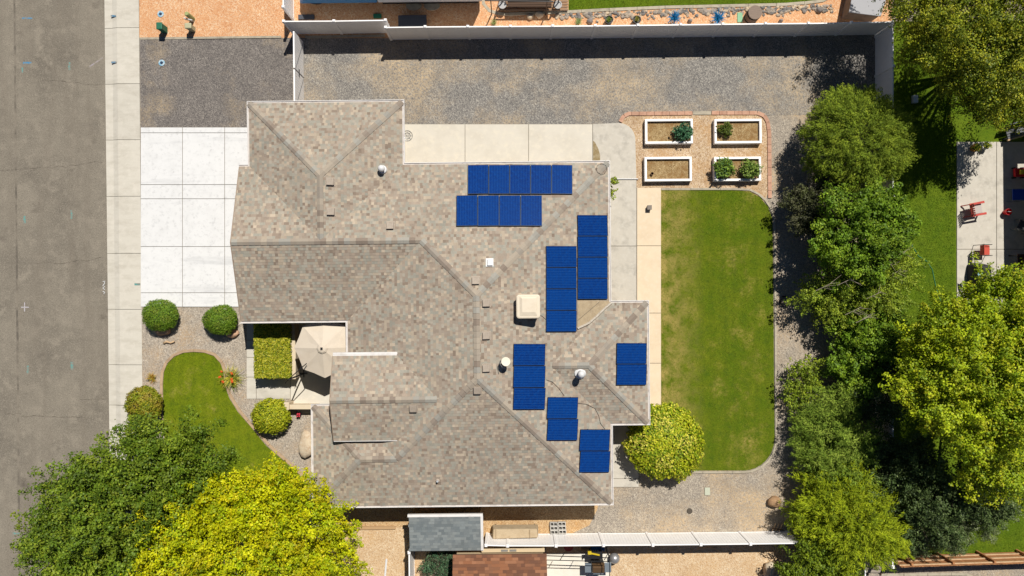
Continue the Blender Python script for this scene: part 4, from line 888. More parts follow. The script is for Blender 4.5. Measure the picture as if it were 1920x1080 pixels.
# ================================================================ FENCES
vinyl = surf('white_vinyl', (0.84,0.83,0.82,1), [((0.78,0.76,0.74,1),1.5,0.45,0.75)], 0.45)
def fence(label, posts, h=1.83, pitch=0.15, name='vinyl_fence', mat=None, group='white vinyl fences', wall=False):
    """posts: places on the ground; panels span from post to post"""
    mat = mat or vinyl; t = thing(name, label, 'fence', (posts[0][0], posts[0][1], 0), group)
    for x, y in posts:
        p = obj('post', MB().box(x-.06,x+.06,y-.06,y+.06,-.02,h+.03), mat, t)
        obj('post_cap', MB().hexa([(x-.08,y-.08,h+.031),(x+.08,y-.08,h+.031),(x+.08,y+.08,h+.031),(x-.08,y+.08,h+.031),(x-.05,y-.05,h+.09),(x+.05,y-.05,h+.09),(x+.05,y+.05,h+.09),(x-.05,y+.05,h+.09)]), mat, p)
    for (xa, ya), (xb, yb) in zip(posts, posts[1:]):
        a, b = Vector((xa,ya,0)), Vector((xb,yb,0)); d = (b-a).normalized(); L = (b-a).length - 0.122; s = a + d*0.061; nrm = Vector((-d.y,d.x,0))
        n = max(2, round(L/pitch)); mb = MB()
        for k in range(n):
            p0, p1 = s + d*(L*k/n), s + d*(L*(k+1)/n - 0.012)
            th = 0.018
            q = [p0-nrm*th, p1-nrm*th, p1+nrm*th, p0+nrm*th]
            mb.hexa([(v.x,v.y,0.10) for v in q] + [(v.x,v.y,h-0.09) for v in q])
        q = [s-nrm*0.008, s+d*L-nrm*0.008, s+d*L+nrm*0.008, s+nrm*0.008]
        mb.hexa([(v.x,v.y,0.11) for v in q] + [(v.x,v.y,h-0.1) for v in q])
        obj('panel', mb, mat, t)
        for z0, z1 in ((0.03,0.099),(h-0.089,h)):
            q = [s-nrm*0.028, s+d*L-nrm*0.028, s+d*L+nrm*0.028, s+nrm*0.028]
            obj('rail', MB().hexa([(v.x,v.y,z0) for v in q] + [(v.x,v.y,z1) for v in q]), mat, t)
    return t
FH = 1.83
fence('long white vinyl fence along the north side of the gravel yard', [P2(x, y, FH) for x, y in [(723,51.5),(797,50.5),(877,50),(957,49.5),(1036,49),(1116,48.5),(1196,47.5),(1276,46.5),(1355,45.5),(1435,44.5),(1515.5,44),(1596,42.5),(1674,41)]])
fence('short white fence run stepped back west of the long north fence', [P2(x, y, FH) for x, y in [(532,40),(626,39.5),(722.5,38)]])
xa = P2(723, 51.5, FH); xb = P2(722.5, 38, FH)
fence('white side fence running north off the top edge beside the orange gravel', [P2(x, y, FH) for x, y in [(529.5,-110),(530.5,-50),(531,13)]] )
east_posts = [P2(1674.5 + 0.0*y, y, FH) for y in (47,124,205,286,367,448,529,610,691,766,846,926)]
fence('white vinyl fence along the east side behind the trees', east_posts)
fence('white vinyl fence end at the lower right beside the wooden fence', [P2(1674,1019,FH), P2(1674,1063,FH)])
fence('sunlit white vinyl fence along the south side of the gravel', [P2(x, y, FH) for x, y in [(911,1022.5),(951.5,1023.5),(1042.5,1023.5),(1131.5,1022.5),(1224,1022),(1314,1021),(1407,1020),(1500,1018.5)]])
fence('shaded white fence running south off the bottom edge by the dense bush', [P2(1622,1034,FH), P2(1623,1120,FH)])
fence('narrow white fence below the grey shed at the bottom edge', [P2(767,1036,FH), P2(768,1130,FH)])
# double gate between the north fence and the garage
ga, gb = P2(550.5, 57, 1.8), P2(552, 200, 1.8)
t = thing('yard_gate', 'white vinyl gate between north fence and garage wing', 'gate', (ga[0], ga[1], 0))
for k in range(2):
    y0 = ga[1] + (gb[1]-ga[1])*k/2 - 0.04; y1 = ga[1] + (gb[1]-ga[1])*(k+1)/2 + 0.04; mb = MB(); n = 13
    lf = obj('gate_leaf', MB().box(ga[0]-.012,ga[0]+.012,y1,y0,0.08,1.72), vinyl, t)
    for j in range(n):
        a, b = y0+(y1-y0)*j/n, y0+(y1-y0)*(j+1)/n+0.015; obj('board', MB().box(ga[0]-.024,ga[0]+.024,b,a,0.14,1.70), vinyl, lf)
    obj('rail', MB().box(ga[0]-.035,ga[0]+.035,y1,y0,1.701,1.80), vinyl, lf); obj('brace', MB().bar((ga[0]+.03,y0-0.05,0.2),(ga[0]+.03,y1+0.05,1.6),0.012,0.03), grey_m, lf)
obj('latch', MB().box(ga[0]+.03,ga[0]+.06,(ga[1]+gb[1])/2-.18,(ga[1]+gb[1])/2+.18,1.0,1.06), dark_m, t)
# wooden fence at the lower right
wood = surf('red_brown_wood', C(206,146,98,0.66), [(C(180,122,80,0.66),6,0.45,0.7,(3,3,0.4))], 0.85, rnd=0.1); palewood = surf('pale_wood', C(228,196,156,0.66), [(C(204,168,128,0.66),6,0.45,0.7)], 0.85, rnd=0.05)
t = thing('wooden_fence', 'reddish wooden board fence with rails at the lower right edge', 'fence', (*P2(1690,1045,0),0))
a, b = Vector(P(1690,1064,1.6)), Vector(P(2010,1054,1.6)); a.z = b.z = 0; d = (b-a).normalized(); L = (b-a).length; nrm = Vector((-d.y, d.x, 0))
n = int(L/0.145)
for k in range(n):
    p0 = a + d*(L*k/n); p1 = a + d*(L*(k+1)/n-0.012); q = [p0, p1, p1+nrm*0.02, p0+nrm*0.02]
    obj('board', MB().hexa([(v.x,v.y,0.03) for v in q]+[(v.x,v.y,1.6+random.uniform(-.01,.01)) for v in q]), wood, t)
for z in (0.35, 0.85, 1.4): obj('rail', MB().bar(a+nrm*0.045+Vector((0,0,z)), b+nrm*0.045+Vector((0,0,z)), 0.045, 0.09), palewood, t)
for k in range(5):
    p = a + d*(0.6+2.1*k) + nrm*0.115; obj('post', MB().box(p.x-.05,p.x+.05,p.y-.045,p.y+.045,-.02,1.55), wood, t)
# ================================================================ FRONT YARD AND COURTYARD
rockm = surf('pale_rock', C(226,208,180), [(C(200,170,140),2.5,0.45,0.7),(C(236,224,202),7,0.5,0.75)], 0.95, (8,0.5,0.05)); pinkrock = surf('pink_rock', C(222,182,150), [(C(196,150,120),4,0.45,0.7)], 0.95, (10,0.5,0.04)); brownrock = surf('brown_rock', C(190,154,116), [(C(158,120,88),3,0.45,0.7,(1,5,1))], 0.95, (8,0.5,0.05))
def boulder(label, px, py, rx, ry, h, m, seed, name='boulder'):
    x, y, _ = P(px, py); return tag(obj(name, MB().rock((x,y,h*0.42), m_px(rx), m_px(ry), h*0.6, seed, 14, 9, 0.09), m, smooth=True), label, 'boulder')
boulder('large flat pale boulder against the southwest house wall', 577, 832, 15, 28, 0.45, rockm, 1)
boulder('pinkish boulder in the shadow of the shrub nearest the pavement', 308, 620, 14, 9, 0.3, pinkrock, 2)
boulder('pinkish boulder beside the shrub nearest the garage', 437, 625, 12, 9, 0.32, pinkrock, 3)
boulder('rounded brown boulder on the gravel beside the grey conifer', 1450, 939, 12, 11, 0.45, brownrock, 4)
boulder('pale boulder at the bottom edge beside the dense bush', 1447, 1073, 20, 22, 0.55, rockm, 5)
boulder('small pale stone in the tan gravel below the white fence', 1430, 1083, 10, 8, 0.2, rockm, 6)
x, y, _ = P(318, 642); tag(obj('driftwood', MB().tube([(x-.28,y-.03,.05),(x-.1,y+.05,.1),(x+.1,y-.02,.09),(x+.3,y+.06,.12)], 0.07, 8, 0.04), palewood, smooth=True), 'short pale piece of driftwood between the two clipped shrubs', 'driftwood')
# low walls
wallm = surf('cream_stucco', C(244,226,196,0.62), [(C(230,210,178,0.62),2,0.45,0.75)], 0.95, (60,0.2,0.01))
t = thing('courtyard_wall', 'low cream stucco wall east of the rectangular hedge', 'wall', (*P2(553,660),0))
obj('wall_body', MB().prism(pxpoly([(552,592),(559,592),(563,655),(563,706),(540,706),(540,701),(555,700),(555,655)]), 0.0, 0.85), wallm, t)
obj('coping', MB().prism(pxpoly([(551.3,592),(559.6,592),(563.7,655),(563.7,706.8),(539.3,706.8),(539.3,700.4),(554.2,699.4),(554.2,655)]), 0.851, 0.90), wallm, t)
t = thing('entry_wall', 'low cream wall with end pier below the courtyard', 'wall', (*P2(565,757),0))
obj('wall_body', MB().prism(pxrect(552,756,600,762), 0.0, 0.70), wallm, t); obj('coping', MB().prism(pxrect(551,754.5,600,763), 0.701, 0.75), wallm, t); obj('pier', MB().prism(pxrect(541,750,551,764), 0.0, 0.85), wallm, t, bevel=0.03)
t = thing('flower_pot', 'small dark pot of pink flowers below the low entry wall', 'flower pot', (*P2(562,776),0))
obj('pot', MB().lathe([(0.09,0),(0.13,0.22),(0.11,0.22),(0.1,0.18)], 12), dark_m, t, local=True); mb = MB(); r_ = random.Random(4)
for k in range(16): mb.rock((r_.uniform(-.1,.1), r_.uniform(-.1,.1), 0.26+r_.uniform(0,.08)), 0.035,0.035,0.025,k,6,4)
obj('blooms', mb, surf('pink_petals', C(230,70,90), [], 0.7), t, local=True)
# cantilever umbrella
canvas = surf('cream_canvas', C(238,224,204,0.64), [(C(230,214,192,0.64),1.2,0.45,0.75)], 0.9)
ux, uy, _ = P(604, 653, 2.65); t = thing('cantilever_umbrella', 'cream cantilever umbrella open over the front courtyard', 'umbrella', (ux, uy, 0.044))
R_ = 1.52; ring = [(R_*math.cos(math.radians(22.5*0+45*k)), R_*math.sin(math.radians(45*k))) for k in range(8)]
for k in range(8):
    a, b = ring[k], ring[(k+1)%8]; mid = ((a[0]+b[0])*.49, (a[1]+b[1])*.49)
    vs = [(0.05*a[0],0.05*a[1],2.64),(0.05*b[0],0.05*b[1],2.64),(b[0],b[1],2.12),(mid[0],mid[1],2.13),(a[0],a[1],2.12),((a[0]+b[0])*.26,(a[1]+b[1])*.26,2.365)]
    mb = MB().add(vs, [(0,1,5),(1,2,5),(2,3,5),(3,4,5),(4,0,5)]); mb.add([(x,y,z-.012) for x,y,z in vs], [(1,0,5),(2,1,5),(3,2,5),(4,3,5),(0,4,5)])
    # valance
    mb.add([(a[0],a[1],2.12),(mid[0],mid[1],2.13),(b[0],b[1],2.12),(a[0]*1.003,a[1]*1.003,2.0),(mid[0]*1.003,mid[1]*1.003,2.0),(b[0]*1.003,b[1]*1.003,2.0)], [(1,0,3,4),(2,1,4,5)])
    c_ = obj('canopy_panel', upface(mb) if False else mb, canvas, t, local=True)
    obj('rib', MB().tube([(0,0,2.58),(a[0]*.97,a[1]*.97,2.09)], 0.012, 5), grey_m, t, local=True)
obj('crown_vent', MB().lathe([(0.28,2.60),(0.2,2.66),(0.06,2.70),(0.03,2.71)], 8), canvas, t, local=True)
obj('finial', MB().box(-.05,.05,-.05,.05,2.70,2.76), dark_m, t, local=True)
mx, my = P2(570, 700, 0); mx -= ux; my -= uy
obj('mast', MB().tube([(mx,my,0.06),(mx*1.0,my*1.0,1.6),(mx*0.98,my*0.98,2.75)], 0.04, 8), dark_m, t, local=True)
obj('arm', MB().tube([(mx*1.12,my*1.12,2.62),(mx*.9,my*.9,2.75),(mx*.62,my*.62,2.62),(mx*.5,my*.5,2.42)], 0.025, 7), dark_m, t, local=True)
obj('base', MB().box(mx-.2,mx+.2,my-.035,my+.035,0.0,0.05).box(mx-.035,mx+.035,my-.2,my+.2,0.001,0.051), surf('grey_base', (0.12,0.12,0.12,1), [], 0.6), t, local=True)
obj('crank', MB().tube([(mx-.02,my,1.2),(mx-.16,my-.02,1.2),(mx-.16,my-.1,1.2)], 0.015, 6), grey_m, t, local=True)
# utility boxes on the corner
green_m = surf('green_plastic', C(44,120,92), [], 0.6); tanp = surf('tan_plastic', C(200,196,160), [], 0.6); lidb = surf('blue_paint_ring', C(130,190,222), [(C(210,226,232),8,0.45,0.6)], 0.7)
x, y, _ = P(310, 57); t = thing('utility_pedestal', 'green utility pedestal in the orange gravel by the pavement', 'utility box', (x,y,0)); obj('body', MB().box(-.13,.13,-.16,.16,0,.62), green_m, t, local=True, bevel=0.02); obj('cap', MB().box(-.16,.16,-.19,.19,.621,.72), green_m, t, local=True, bevel=0.05)
x, y, _ = P(362, 56); t = thing('utility_pedestal', 'tan utility pedestal in the orange gravel by the pavement', 'utility box', (x,y,0)); obj('body', MB().box(-.14,.14,-.12,.12,0,.55), tanp, t, local=True, bevel=0.02); obj('cap', MB().box(-.18,.18,-.15,.15,.551,.66), tanp, t, local=True, bevel=0.05)
x, y, _ = P(362, 36); t = thing('utility_pedestal', 'pale green and white utility post north of the tan pedestal', 'utility box', (x,y,0)); obj('post', MB().lathe([(.12,0),(.12,.75),(.09,.82)],12), surf('pale_green_plastic', C(178,186,124), [], 0.6), t, local=True); obj('sign', MB().hexa([(-.25,-.16,.35),(.2,-.28,.35),(.22,-.24,.35),(-.23,-.12,.35),(-.25,-.16,.6),(.2,-.28,.6),(.22,-.24,.6),(-.23,-.12,.6)]), wm, t, local=True)
for (px, py, lab) in ((301.5,26.5,'round blue painted water cover in the orange gravel'),(303.5,118,'round blue painted water cover in the dark gravel')):
    x, y, _ = P(px, py); t = thing('water_cover', lab, 'cover', (x,y,0.013), 'blue water covers'); obj('ring', MB().lathe([(.17,0),(.165,.02),(.08,.022),(.08,.0)],20), lidb, t, local=True); obj('lid', MB().lathe([(.078,0),(.078,.03)],16), surf('navy_lid', C(40,60,90), [], 0.6), t, local=True)
x, y, _ = P(764, 255); t = thing('drain_ring', 'round metal grate on the patio by the garage wing corner', 'grate', (x,y,0.05)); mb = MB()
for r_ in (0.27, 0.16): mb.tube([(r_*math.cos(a),r_*math.sin(a),.02) for a in [k*2*math.pi/24 for k in range(25)]], 0.012, 5)
for k in range(8): a = k*math.pi/4; mb.bar((0.03*math.cos(a),0.03*math.sin(a),.02),(0.27*math.cos(a),0.27*math.sin(a),.02),0.012)
obj('grate', mb, grey_m, t, local=True)
x, y, _ = P(1216, 390); t = thing('path_lamp', 'small square dark box standing on the cream path', 'box', (x,y,0.045)); obj('body', MB().box(-.1,.1,-.1,.1,0,.22), surf('grey_brown_box', C(120,112,104), [], 0.7), t, local=True, bevel=0.01); obj('lid', MB().box(-.12,.12,-.12,.12,.221,.26), surf('grey_brown_lid', C(146,136,126), [], 0.7), t, local=True, bevel=0.01)
a, b = P(1156,336,0), P(1196,336,0); tag(obj('white_pipe', MB().tube([(a[0],a[1],.085),(b[0],b[1],.085)], 0.03, 8), wm), 'thin white pipe lying across the patio by the garden bed', 'pipe')
x, y, _ = P(1326,921); tag(obj('valve_box', MB().box(x-.14,x+.14,y-.2,y+.2,0,.05), surf('pale_green_lid', C(208,212,190), [], 0.7), bevel=0.015), 'pale rectangular valve box lid in the gravel below the lawn', 'cover')
x, y, _ = P(1293,958); tag(obj('round_cover', MB().lathe([(.15,0),(.15,.03),(.11,.045)],16,(x,y,0)), surf('dark_lid', C(92,84,74), [], 0.8)), 'dark round lid in the gravel below the lawn', 'cover')
x, y, _ = P(1470, 565); t = thing('hose_coil', 'dark coiled hose lying on the gravel path beside the lawn', 'hose', (x,y,0.0)); mb = MB()
mb.tube([(.0+(.24+.02*math.sin(k*.9))*math.cos(k*.4),(.26+.03*math.cos(k*.7))*math.sin(k*.4),.03+.0025*k) for k in range(60)], 0.017, 5)
obj('hose', mb, dark_m, t, local=True)
hp = [P(x,y,0.03) for x,y in [(1710,460),(1722,480),(1738,490),(1748,505),(1752,525),(1758,550),(1770,580),(1778,600)]]
tag(obj('garden_hose', MB().tube(hp, 0.02, 5), surf('green_hose', C(70,140,96), [], 0.5)), 'thin green garden hose on the eastern neighbour lawn', 'hose')
# raised planters
soil = gravel('planter_soil', C(188,160,114), C(140,112,74), C(214,190,146), C(160,120,72), 0.45, 0.65, 2.0, 24)
def planter(x0, y0, x1, y1, lab):
    z = 0.36; a = P2(x0,y1,z); b = P2(x1,y0,z); t = thing('planter_box', lab, 'planter', ((a[0]+b[0])/2,(a[1]+b[1])/2,0), 'raised white planter boxes'); w_ = 0.115
    X0,Y0,X1,Y1 = a[0],a[1],b[0],b[1]
    for bx in ((X0,X1,Y0,Y0+w_),(X0,X1,Y1-w_,Y1),(X0,X0+w_,Y0+w_+.003,Y1-w_-.003),(X1-w_,X1,Y0+w_+.003,Y1-w_-.003)):
        s_ = obj('side', MB().box(*bx,0.0,z-0.04), vinyl, t); obj('cap_board', MB().box(*bx,z-0.039,z), vinyl, s_, bevel=0.008)
    obj('soil', MB().box(X0+w_,X1-w_,Y0+w_,Y1-w_,0.0,0.2), soil, t); return t
planter(1210,222.5,1299,269.5,'white planter box at upper left holding one bluish green plant'); planter(1340,222.5,1428,269,'white planter box at upper right holding one small plant')
planter(1209,293.5,1297,340,'white planter box at lower left with bare soil'); planter(1339.5,293.5,1427,339.5,'white planter box at lower right with two large leafy plants')
def veg(lab, px, py, r, pal, seed, h=0.5, n=70):
    x, y, _ = P(px, py, h); R_ = m_px(r, h); tree('vegetable_plant', lab, [(px, py, r*0.85, h)], h, pal, n, 22, 0.02, leaf=0.1, clump=(R_*0.45,R_*0.32), seed=seed, cat='plant', limbs=1, rz=0.5)
veg('bluish green leafy plant in the upper left planter', 1281, 248, 16, GP((72,120,84),(58,104,74),(92,136,96)), 51)
veg('small olive green plant in the upper right planter', 1360, 242, 12, GP((110,124,46),(92,108,42)), 52, 0.42, 40)
veg('tall light green plant at the west end of the lower right planter', 1357, 315, 17, GP((120,150,60),(96,132,66),(140,168,60)), 53, 0.6, 110)
veg('leafy green plant at the east end of the lower right planter', 1406, 317, 17, GP((132,156,66),(108,138,58),(150,172,80)), 54, 0.55, 110)
x, y, _ = P(1222,326,0.2); tag(obj('small_pot', MB().lathe([(.06,0),(.08,.14),(.065,.14),(.055,.02)],12,(x,y,.2)), surf('rust_pot', C(110,84,60), [], 0.8)), 'small dark pot in the lower left planter corner', 'pot')
# ================================================================ SOUTH SIDE
# grey roofed lean-to shed
t = thing('lean_to_shed', 'small grey shingled lean-to shed with white trim below the house', 'shed', (*P2(835,1000,2.0),0))
zN, zS = 2.25, 2.0
a = Vector(P(767,970,zN)); b = Vector(P(902,968,zN)); c = Vector(P(902,1031,zS)); d = Vector(P(768,1034,zS)); Y1, Y0 = (a.y+b.y)/2, (c.y+d.y)/2; X0, X1 = (a.x+d.x)/2, (b.x+c.x)/2-.02
siding = surf('tan_siding', C(214,184,136,0.6), [(C(196,164,116,0.6),5,0.45,0.7,(6,6,0.3))], 0.85)
for k in range(int((X1-X0)/0.15)): obj('siding_board', MB().box(X0+.06+k*.15, X0+.06+k*.15+.142, Y1-.14, Y1-.11, 0.0, zN-.13), siding, t)
obj('wall', MB().box(X0+.06,X1-.06,Y0+.12,Y1-.142,0.0,zS-.13), siding, t)
rz_ = lambda y: zS + (zN-zS)*(y-Y0)/(Y1-Y0)
roofdeck = obj('roof', MB().hexa([(X0,Y0,zS-.1),(X1,Y0,zS-.1),(X1,Y1,zN-.1),(X0,Y1,zN-.1),(X0,Y0,zS-.02),(X1,Y0,zS-.02),(X1,Y1,zN-.02),(X0,Y1,zN-.02)]), surf('shed_deck', C(100,104,104), [], 0.9), t)
V = []; cl = []; y = Y0; k = 0
gp = np.array([C(*q)[:3] for q in ((146,154,155),(138,146,148),(154,161,161),(130,139,142))])
while y < Y1-0.01:
    x = X0 - random.uniform(0,.2); y2 = min(Y1, y+0.14)
    while x < X1:
        x2 = min(X1, x+random.choice((.16,.2,.28))); xx = max(X0, x)
        V.append([[xx,y,rz_(y)+.012],[x2,y,rz_(y)+.012],[x2,y2,rz_(y2)],[xx,y2,rz_(y2)]]); cl.append(gp[random.randrange(4)]*random.uniform(.93,1.07)); x = x2
    y = y2
o = quads('shingles', np.array(V), np.array(cl), shingle_m, roofdeck); o['kind'] = 'stuff'
obj('trim', MB().box(X0-.06,X1+.12,Y1+.002,Y1+.13,zN-.13,zN+.03), white_m, t); obj('trim', MB().hexa([(X1+.002,Y0,zS-.12),(X1+.13,Y0,zS-.12),(X1+.13,Y1,zN-.12),(X1+.002,Y1,zN-.12),(X1+.002,Y0,zS+.03),(X1+.13,Y0,zS+.03),(X1+.13,Y1,zN+.03),(X1+.002,Y1,zN+.03)]), white_m, t)
x, y, _ = P(802,961,1.6); tag(obj('timber_plank', MB().bar((x-.4,y+.16,1.55),(x+.4,y+.19,1.6),.06,.1), wood), 'short orange timber plank against the tan shed siding', 'plank')
# low timber edging left of the shed
a, b = P(600,990), P(742,990); tag(obj('timber_edging', MB().box(a[0],b[0],a[1]-.08,a[1]+.08,0,.1), surf('dusty_timber', C(200,164,122), [], 0.9)), 'dusty timber edging between grey and tan gravel left of the shed', 'edging')
a, b = P(725,1048,.05), P(722,1082,.05); tag(obj('white_post', MB().bar(a,b,.09,.09), wm), 'white post lying on the tan gravel at the bottom edge', 'post')
# covered bench
bm = surf('tan_cover', C(216,194,160,0.6), [(C(200,176,142,0.6),3,0.45,0.7)], 0.9); a = P2(922,1012,.95); b = P2(1010,991,.95); t = thing('covered_bench', 'long tan tarpaulin covered box in front of the white fence', 'bench', ((a[0]+b[0])/2,(a[1]+b[1])/2,0)); hx, hy = (b[0]-a[0])/2, (b[1]-a[1])/2
obj('cover', MB().hexa([(-hx,-hy,.2),(hx,-hy,.2),(hx,hy,.2),(-hx,hy,.2),(-hx+.04,-hy+.02,.95),(hx-.04,-hy+.06,.93),(hx-.08,hy-.04,.9),(-hx+.08,hy-.02,.95)]), bm, t, local=True, bevel=0.06); obj('seam', MB().bar((-hx*.82,-hy*.8,.953),(-hx*.82,hy*.9,.956),.02,.02).bar((hx*.62,-hy*.8,.945),(hx*.62,hy*.8,.935),.02,.02), surf('brown_seam', C(150,128,100), [], .9), t, local=True)
for sx in (-1,1):
    for sy in (-1,1): obj('leg', MB().box(sx*hx*.85-.03,sx*hx*.85+.03,sy*hy*.7-.03,sy*hy*.7+.03,0,.21), dark_m, t, local=True)
# concrete blocks
blockm = surf('concrete_block', C(214,210,202), [(C(190,186,178),8,0.45,0.7)], 0.95, (60,.3,.01), rnd=0.05)
def block(x, y, z, rz, lab):
    t = thing('concrete_block', lab, 'concrete block', (x,y,z), 'concrete blocks by the fence', rz); mb = MB(); L, W_, Hh = .2, .1, .19
    mb.box(-L,L,-W_,-W_+.03,0,Hh).box(-L,L,W_-.03,W_,0,Hh)
    for cx in (-L+.016,0,L-.016): mb.box(cx-.016,cx+.016,-W_+.0305,W_-.0305,0,Hh-.001)
    obj('shell', mb, blockm, t, local=True); obj('hollow_plate', MB().box(-L+.033,L-.033,-W_+.031,W_-.031,0,.02), surf('hollow_shade', C(60,56,50), [], .95), t, local=True)  # dark plate across the open hollows, their shade put into its colour
bx, by, _ = P(1048, 989.5, .2)
spots = [(-.27,.17,0,'top left'),(.16,.18,0,'top right'),(-.26,-.04,0,'middle left'),(.17,-.03,0,'middle right'),(-.24,-.25,0,'bottom left'),(.19,-.24,0,'bottom right')]
for dx, dy, dz, nm in spots: block(bx+dx, by+dy, 0.006, random.uniform(-.03,.03), 'grey hollow concrete block at the %s of the six by the fence' % nm)
# brown roofed outbuilding and white patio beyond the south fence
t = thing('brown_roofed_shed', 'outbuilding with brown shingled roof at the bottom edge', 'shed', (*P2(936,1060,2.2),0)); zt = 2.35
a = Vector(P(849,1037.5,zt)); b = Vector(P(1025,1037.5,zt)); Y1 = a.y-.08; X0, X1 = a.x, b.x; Y0 = Y1-3.2; rise = lambda y: zt + .3*(min(Y1-y, y-Y0)); ym = (Y0+Y1)/2
obj('wall', MB().box(X0+.15,X1-.15,Y0+.15,Y1-.15,0,zt-.08), surf('cream_siding', C(236,212,172,.6), [], .85), t)
rd = obj('roof', MB().add([(X0,Y1,zt-.1),(X1,Y1,zt-.1),(X1,ym,rise(ym)-.1),(X0,ym,rise(ym)-.1),(X0,Y0,zt-.1),(X1,Y0,zt-.1),(X0,Y1,zt-.02),(X1,Y1,zt-.02),(X1,ym,rise(ym)-.02),(X0,ym,rise(ym)-.02),(X0,Y0,zt-.02),(X1,Y0,zt-.02)], [(7,6,9,8),(8,9,10,11),(0,1,2,3),(3,2,5,4),(0,6,7,1),(4,5,11,10),(0,3,9,6),(3,4,10,9),(1,7,8,2),(2,8,11,5)]), surf('brown_deck', C(110,78,60), [], .9), t)
V = []; cl = []; bp = np.array([C(*q)[:3] for q in ((158,110,82),(140,96,72),(176,124,92),(132,92,72),(166,112,80))])
for sgn in (1, -1):
    y = 0.0
    while y < 1.6:
        x = X0 - random.uniform(0,.3)
        while x < X1:
            x2 = min(X1, x+random.choice((.2,.28,.36,.44))); xx = max(X0,x); y2 = min(1.6,y+.14); ya, yb = (Y1-y, Y1-y2) if sgn > 0 else (Y0+y, Y0+y2)
            q = [[xx,ya,rise(ya)+.012],[x2,ya,rise(ya)+.012],[x2,yb,rise(yb)],[xx,yb,rise(yb)]]; V.append(q[::-1] if sgn > 0 else q); cl.append(bp[random.randrange(5)]*random.uniform(.92,1.08)); x = x2
        y += .14
o = quads('shingles', np.array(V), np.array(cl), shingle_m, rd); o['kind'] = 'stuff'
a = P2(903,1036,1.9); b = P2(1021,1028,1.9); t = thing('tan_awning', 'narrow cream lean-to roof above the brown shingled shed', 'awning', ((a[0]+b[0])/2,(a[1]+b[1])/2,0)); obj('roof', MB().box(a[0],b[0],a[1],b[1],1.86,1.9), surf('cream_roof', C(238,214,174,.62), [], .8), t)
for k in range(2): cx = P2(946+16*k,1031.5,1.9)[0]; cy = (a[1]+b[1])/2; obj('roof_light', MB().box(cx-.17,cx+.17,cy-.05,cy+.05,1.901,1.93), surf('grey_glass', C(150,146,140), [], .4), t)
for sx in (a[0]+.05, b[0]-.05): obj('post', MB().box(sx-.04,sx+.04,a[1]+.03,a[1]+.11,0,1.86), siding, t)
struct('south_patio', MB().prism(pxrect(1020,1037,1143,1200), 0.0, 0.05), surf('white_concrete', C(252,246,232), [(C(244,236,218),2,.45,.75)], .9))
t = thing('canopy_frame', 'black metal canopy frame bars over the white patio at the bottom', 'frame', (*P2(1080,1060),0)); zt = 2.1
fa, fb, fc, fd = P(1024,1042,zt), P(1143,1046,zt), P(1143,1140,zt), P(1024,1140,zt)
for p, q in ((fa,fb),(fb,fc),(fc,fd),(fd,fa)): obj('bar', MB().bar(p,q,.035,.035), dark_m, t)
for dx, dy in ((0,-7),): obj('bar', MB().bar(P(1024,1050,zt-.2),P(1143,1053,zt-.2),.03,.03), dark_m, t)
for x0, x1 in ((1050,1059),(1091,1100),(1133,1141)): obj('brace', MB().bar(P(x0,1050,zt-.2),P(x1,1036,zt-.05),.03,.03), dark_m, t)
for p in (fa,fb,fc,fd): obj('post', MB().bar((p[0],p[1],0.05),(p[0],p[1],zt-.02),.05,.05), dark_m, t)
t = thing('gas_grill', 'grey and black gas grill with side shelves on the white patio', 'grill', (*P2(1118,1053),0.05)); sg = surf('steel_grey', C(150,162,172,.6), [], .4, metal=.3)
obj('cabinet', MB().box(-.32,.32,-.25,.22,.1,.75), dark_m, t, local=True); L_ = obj('lid', MB().hexa([(-.34,-.28,.751),(.34,-.28,.751),(.34,.26,.751),(-.34,.26,.751),(-.3,-.2,1.0),(.3,-.2,1.0),(.3,.12,1.05),(-.3,.12,1.05)]), surf('brown_lid', C(122,96,70,.6), [], .35, metal=.3), t, local=True, bevel=.03)
for s_ in (-1,1): obj('side_shelf', MB().box(*sorted((s_*.345,s_*.68)),-.26,.24,.74,.78), sg, t, local=True, bevel=.01)
obj('handle', MB().tube([(-.26,-.3,.86),(.26,-.3,.86)],.018,7), sg, t, local=True)
for sx in (-.28,.28):
    for sy in (-.2,.18): obj('wheel', MB().lathe([(.05,0),(.05,.1)],10,(sx,sy,0)), dark_m, t, local=True)
x, y, _ = P(1113,1038,.9); tag(obj('yellow_tool', MB().bar((x-.25,y+.06,.95),(x+.3,y-.06,.95),.07,.06).box(x-.3,x-.12,y-.02,y+.14,.9,.99), surf('yellow_plastic', C(222,194,40), [], .6)), 'yellow and black tool lying behind the gas grill', 'tool')
x, y, _ = P(1118,1041,.8); tag(obj('work_table', MB().box(x-.32,x+.32,y-.16,y+.2,.82,.87).box(x-.3,x-.26,y-.14,y+.18,.05,.82).box(x+.26,x+.3,y-.14,y+.18,.05,.82), dark_m), 'small black table behind the gas grill', 'table')
x, y, _ = P(1152,1047,.3); tag(obj('steel_sphere', MB().lathe([(max(.005,.28*math.sin(math.pi*k/16)), .3-.28*math.cos(math.pi*k/16)) for k in range(17)],24,(x,y,0)), surf('brushed_steel', C(190,190,190,.7), [], .35, metal=.6), smooth=True), 'silver ball on the tan gravel beside the white patio', 'ball')
t = thing('red_tub', 'round red tub half hidden behind the white south fence', 'tub', (*P2(1066,1024.5,.3),0)); obj('tub', MB().lathe([(.2,0),(.24,.3),(.22,.3),(.19,.06)],18), surf('red_brown_plastic', C(168,84,72), [], .6), t, local=True); obj('rim', MB().lathe([(.255,.295),(.255,.32),(.225,.32),(.225,.3)],18), surf('red_rim', C(196,96,84), [], .6), t, local=True)
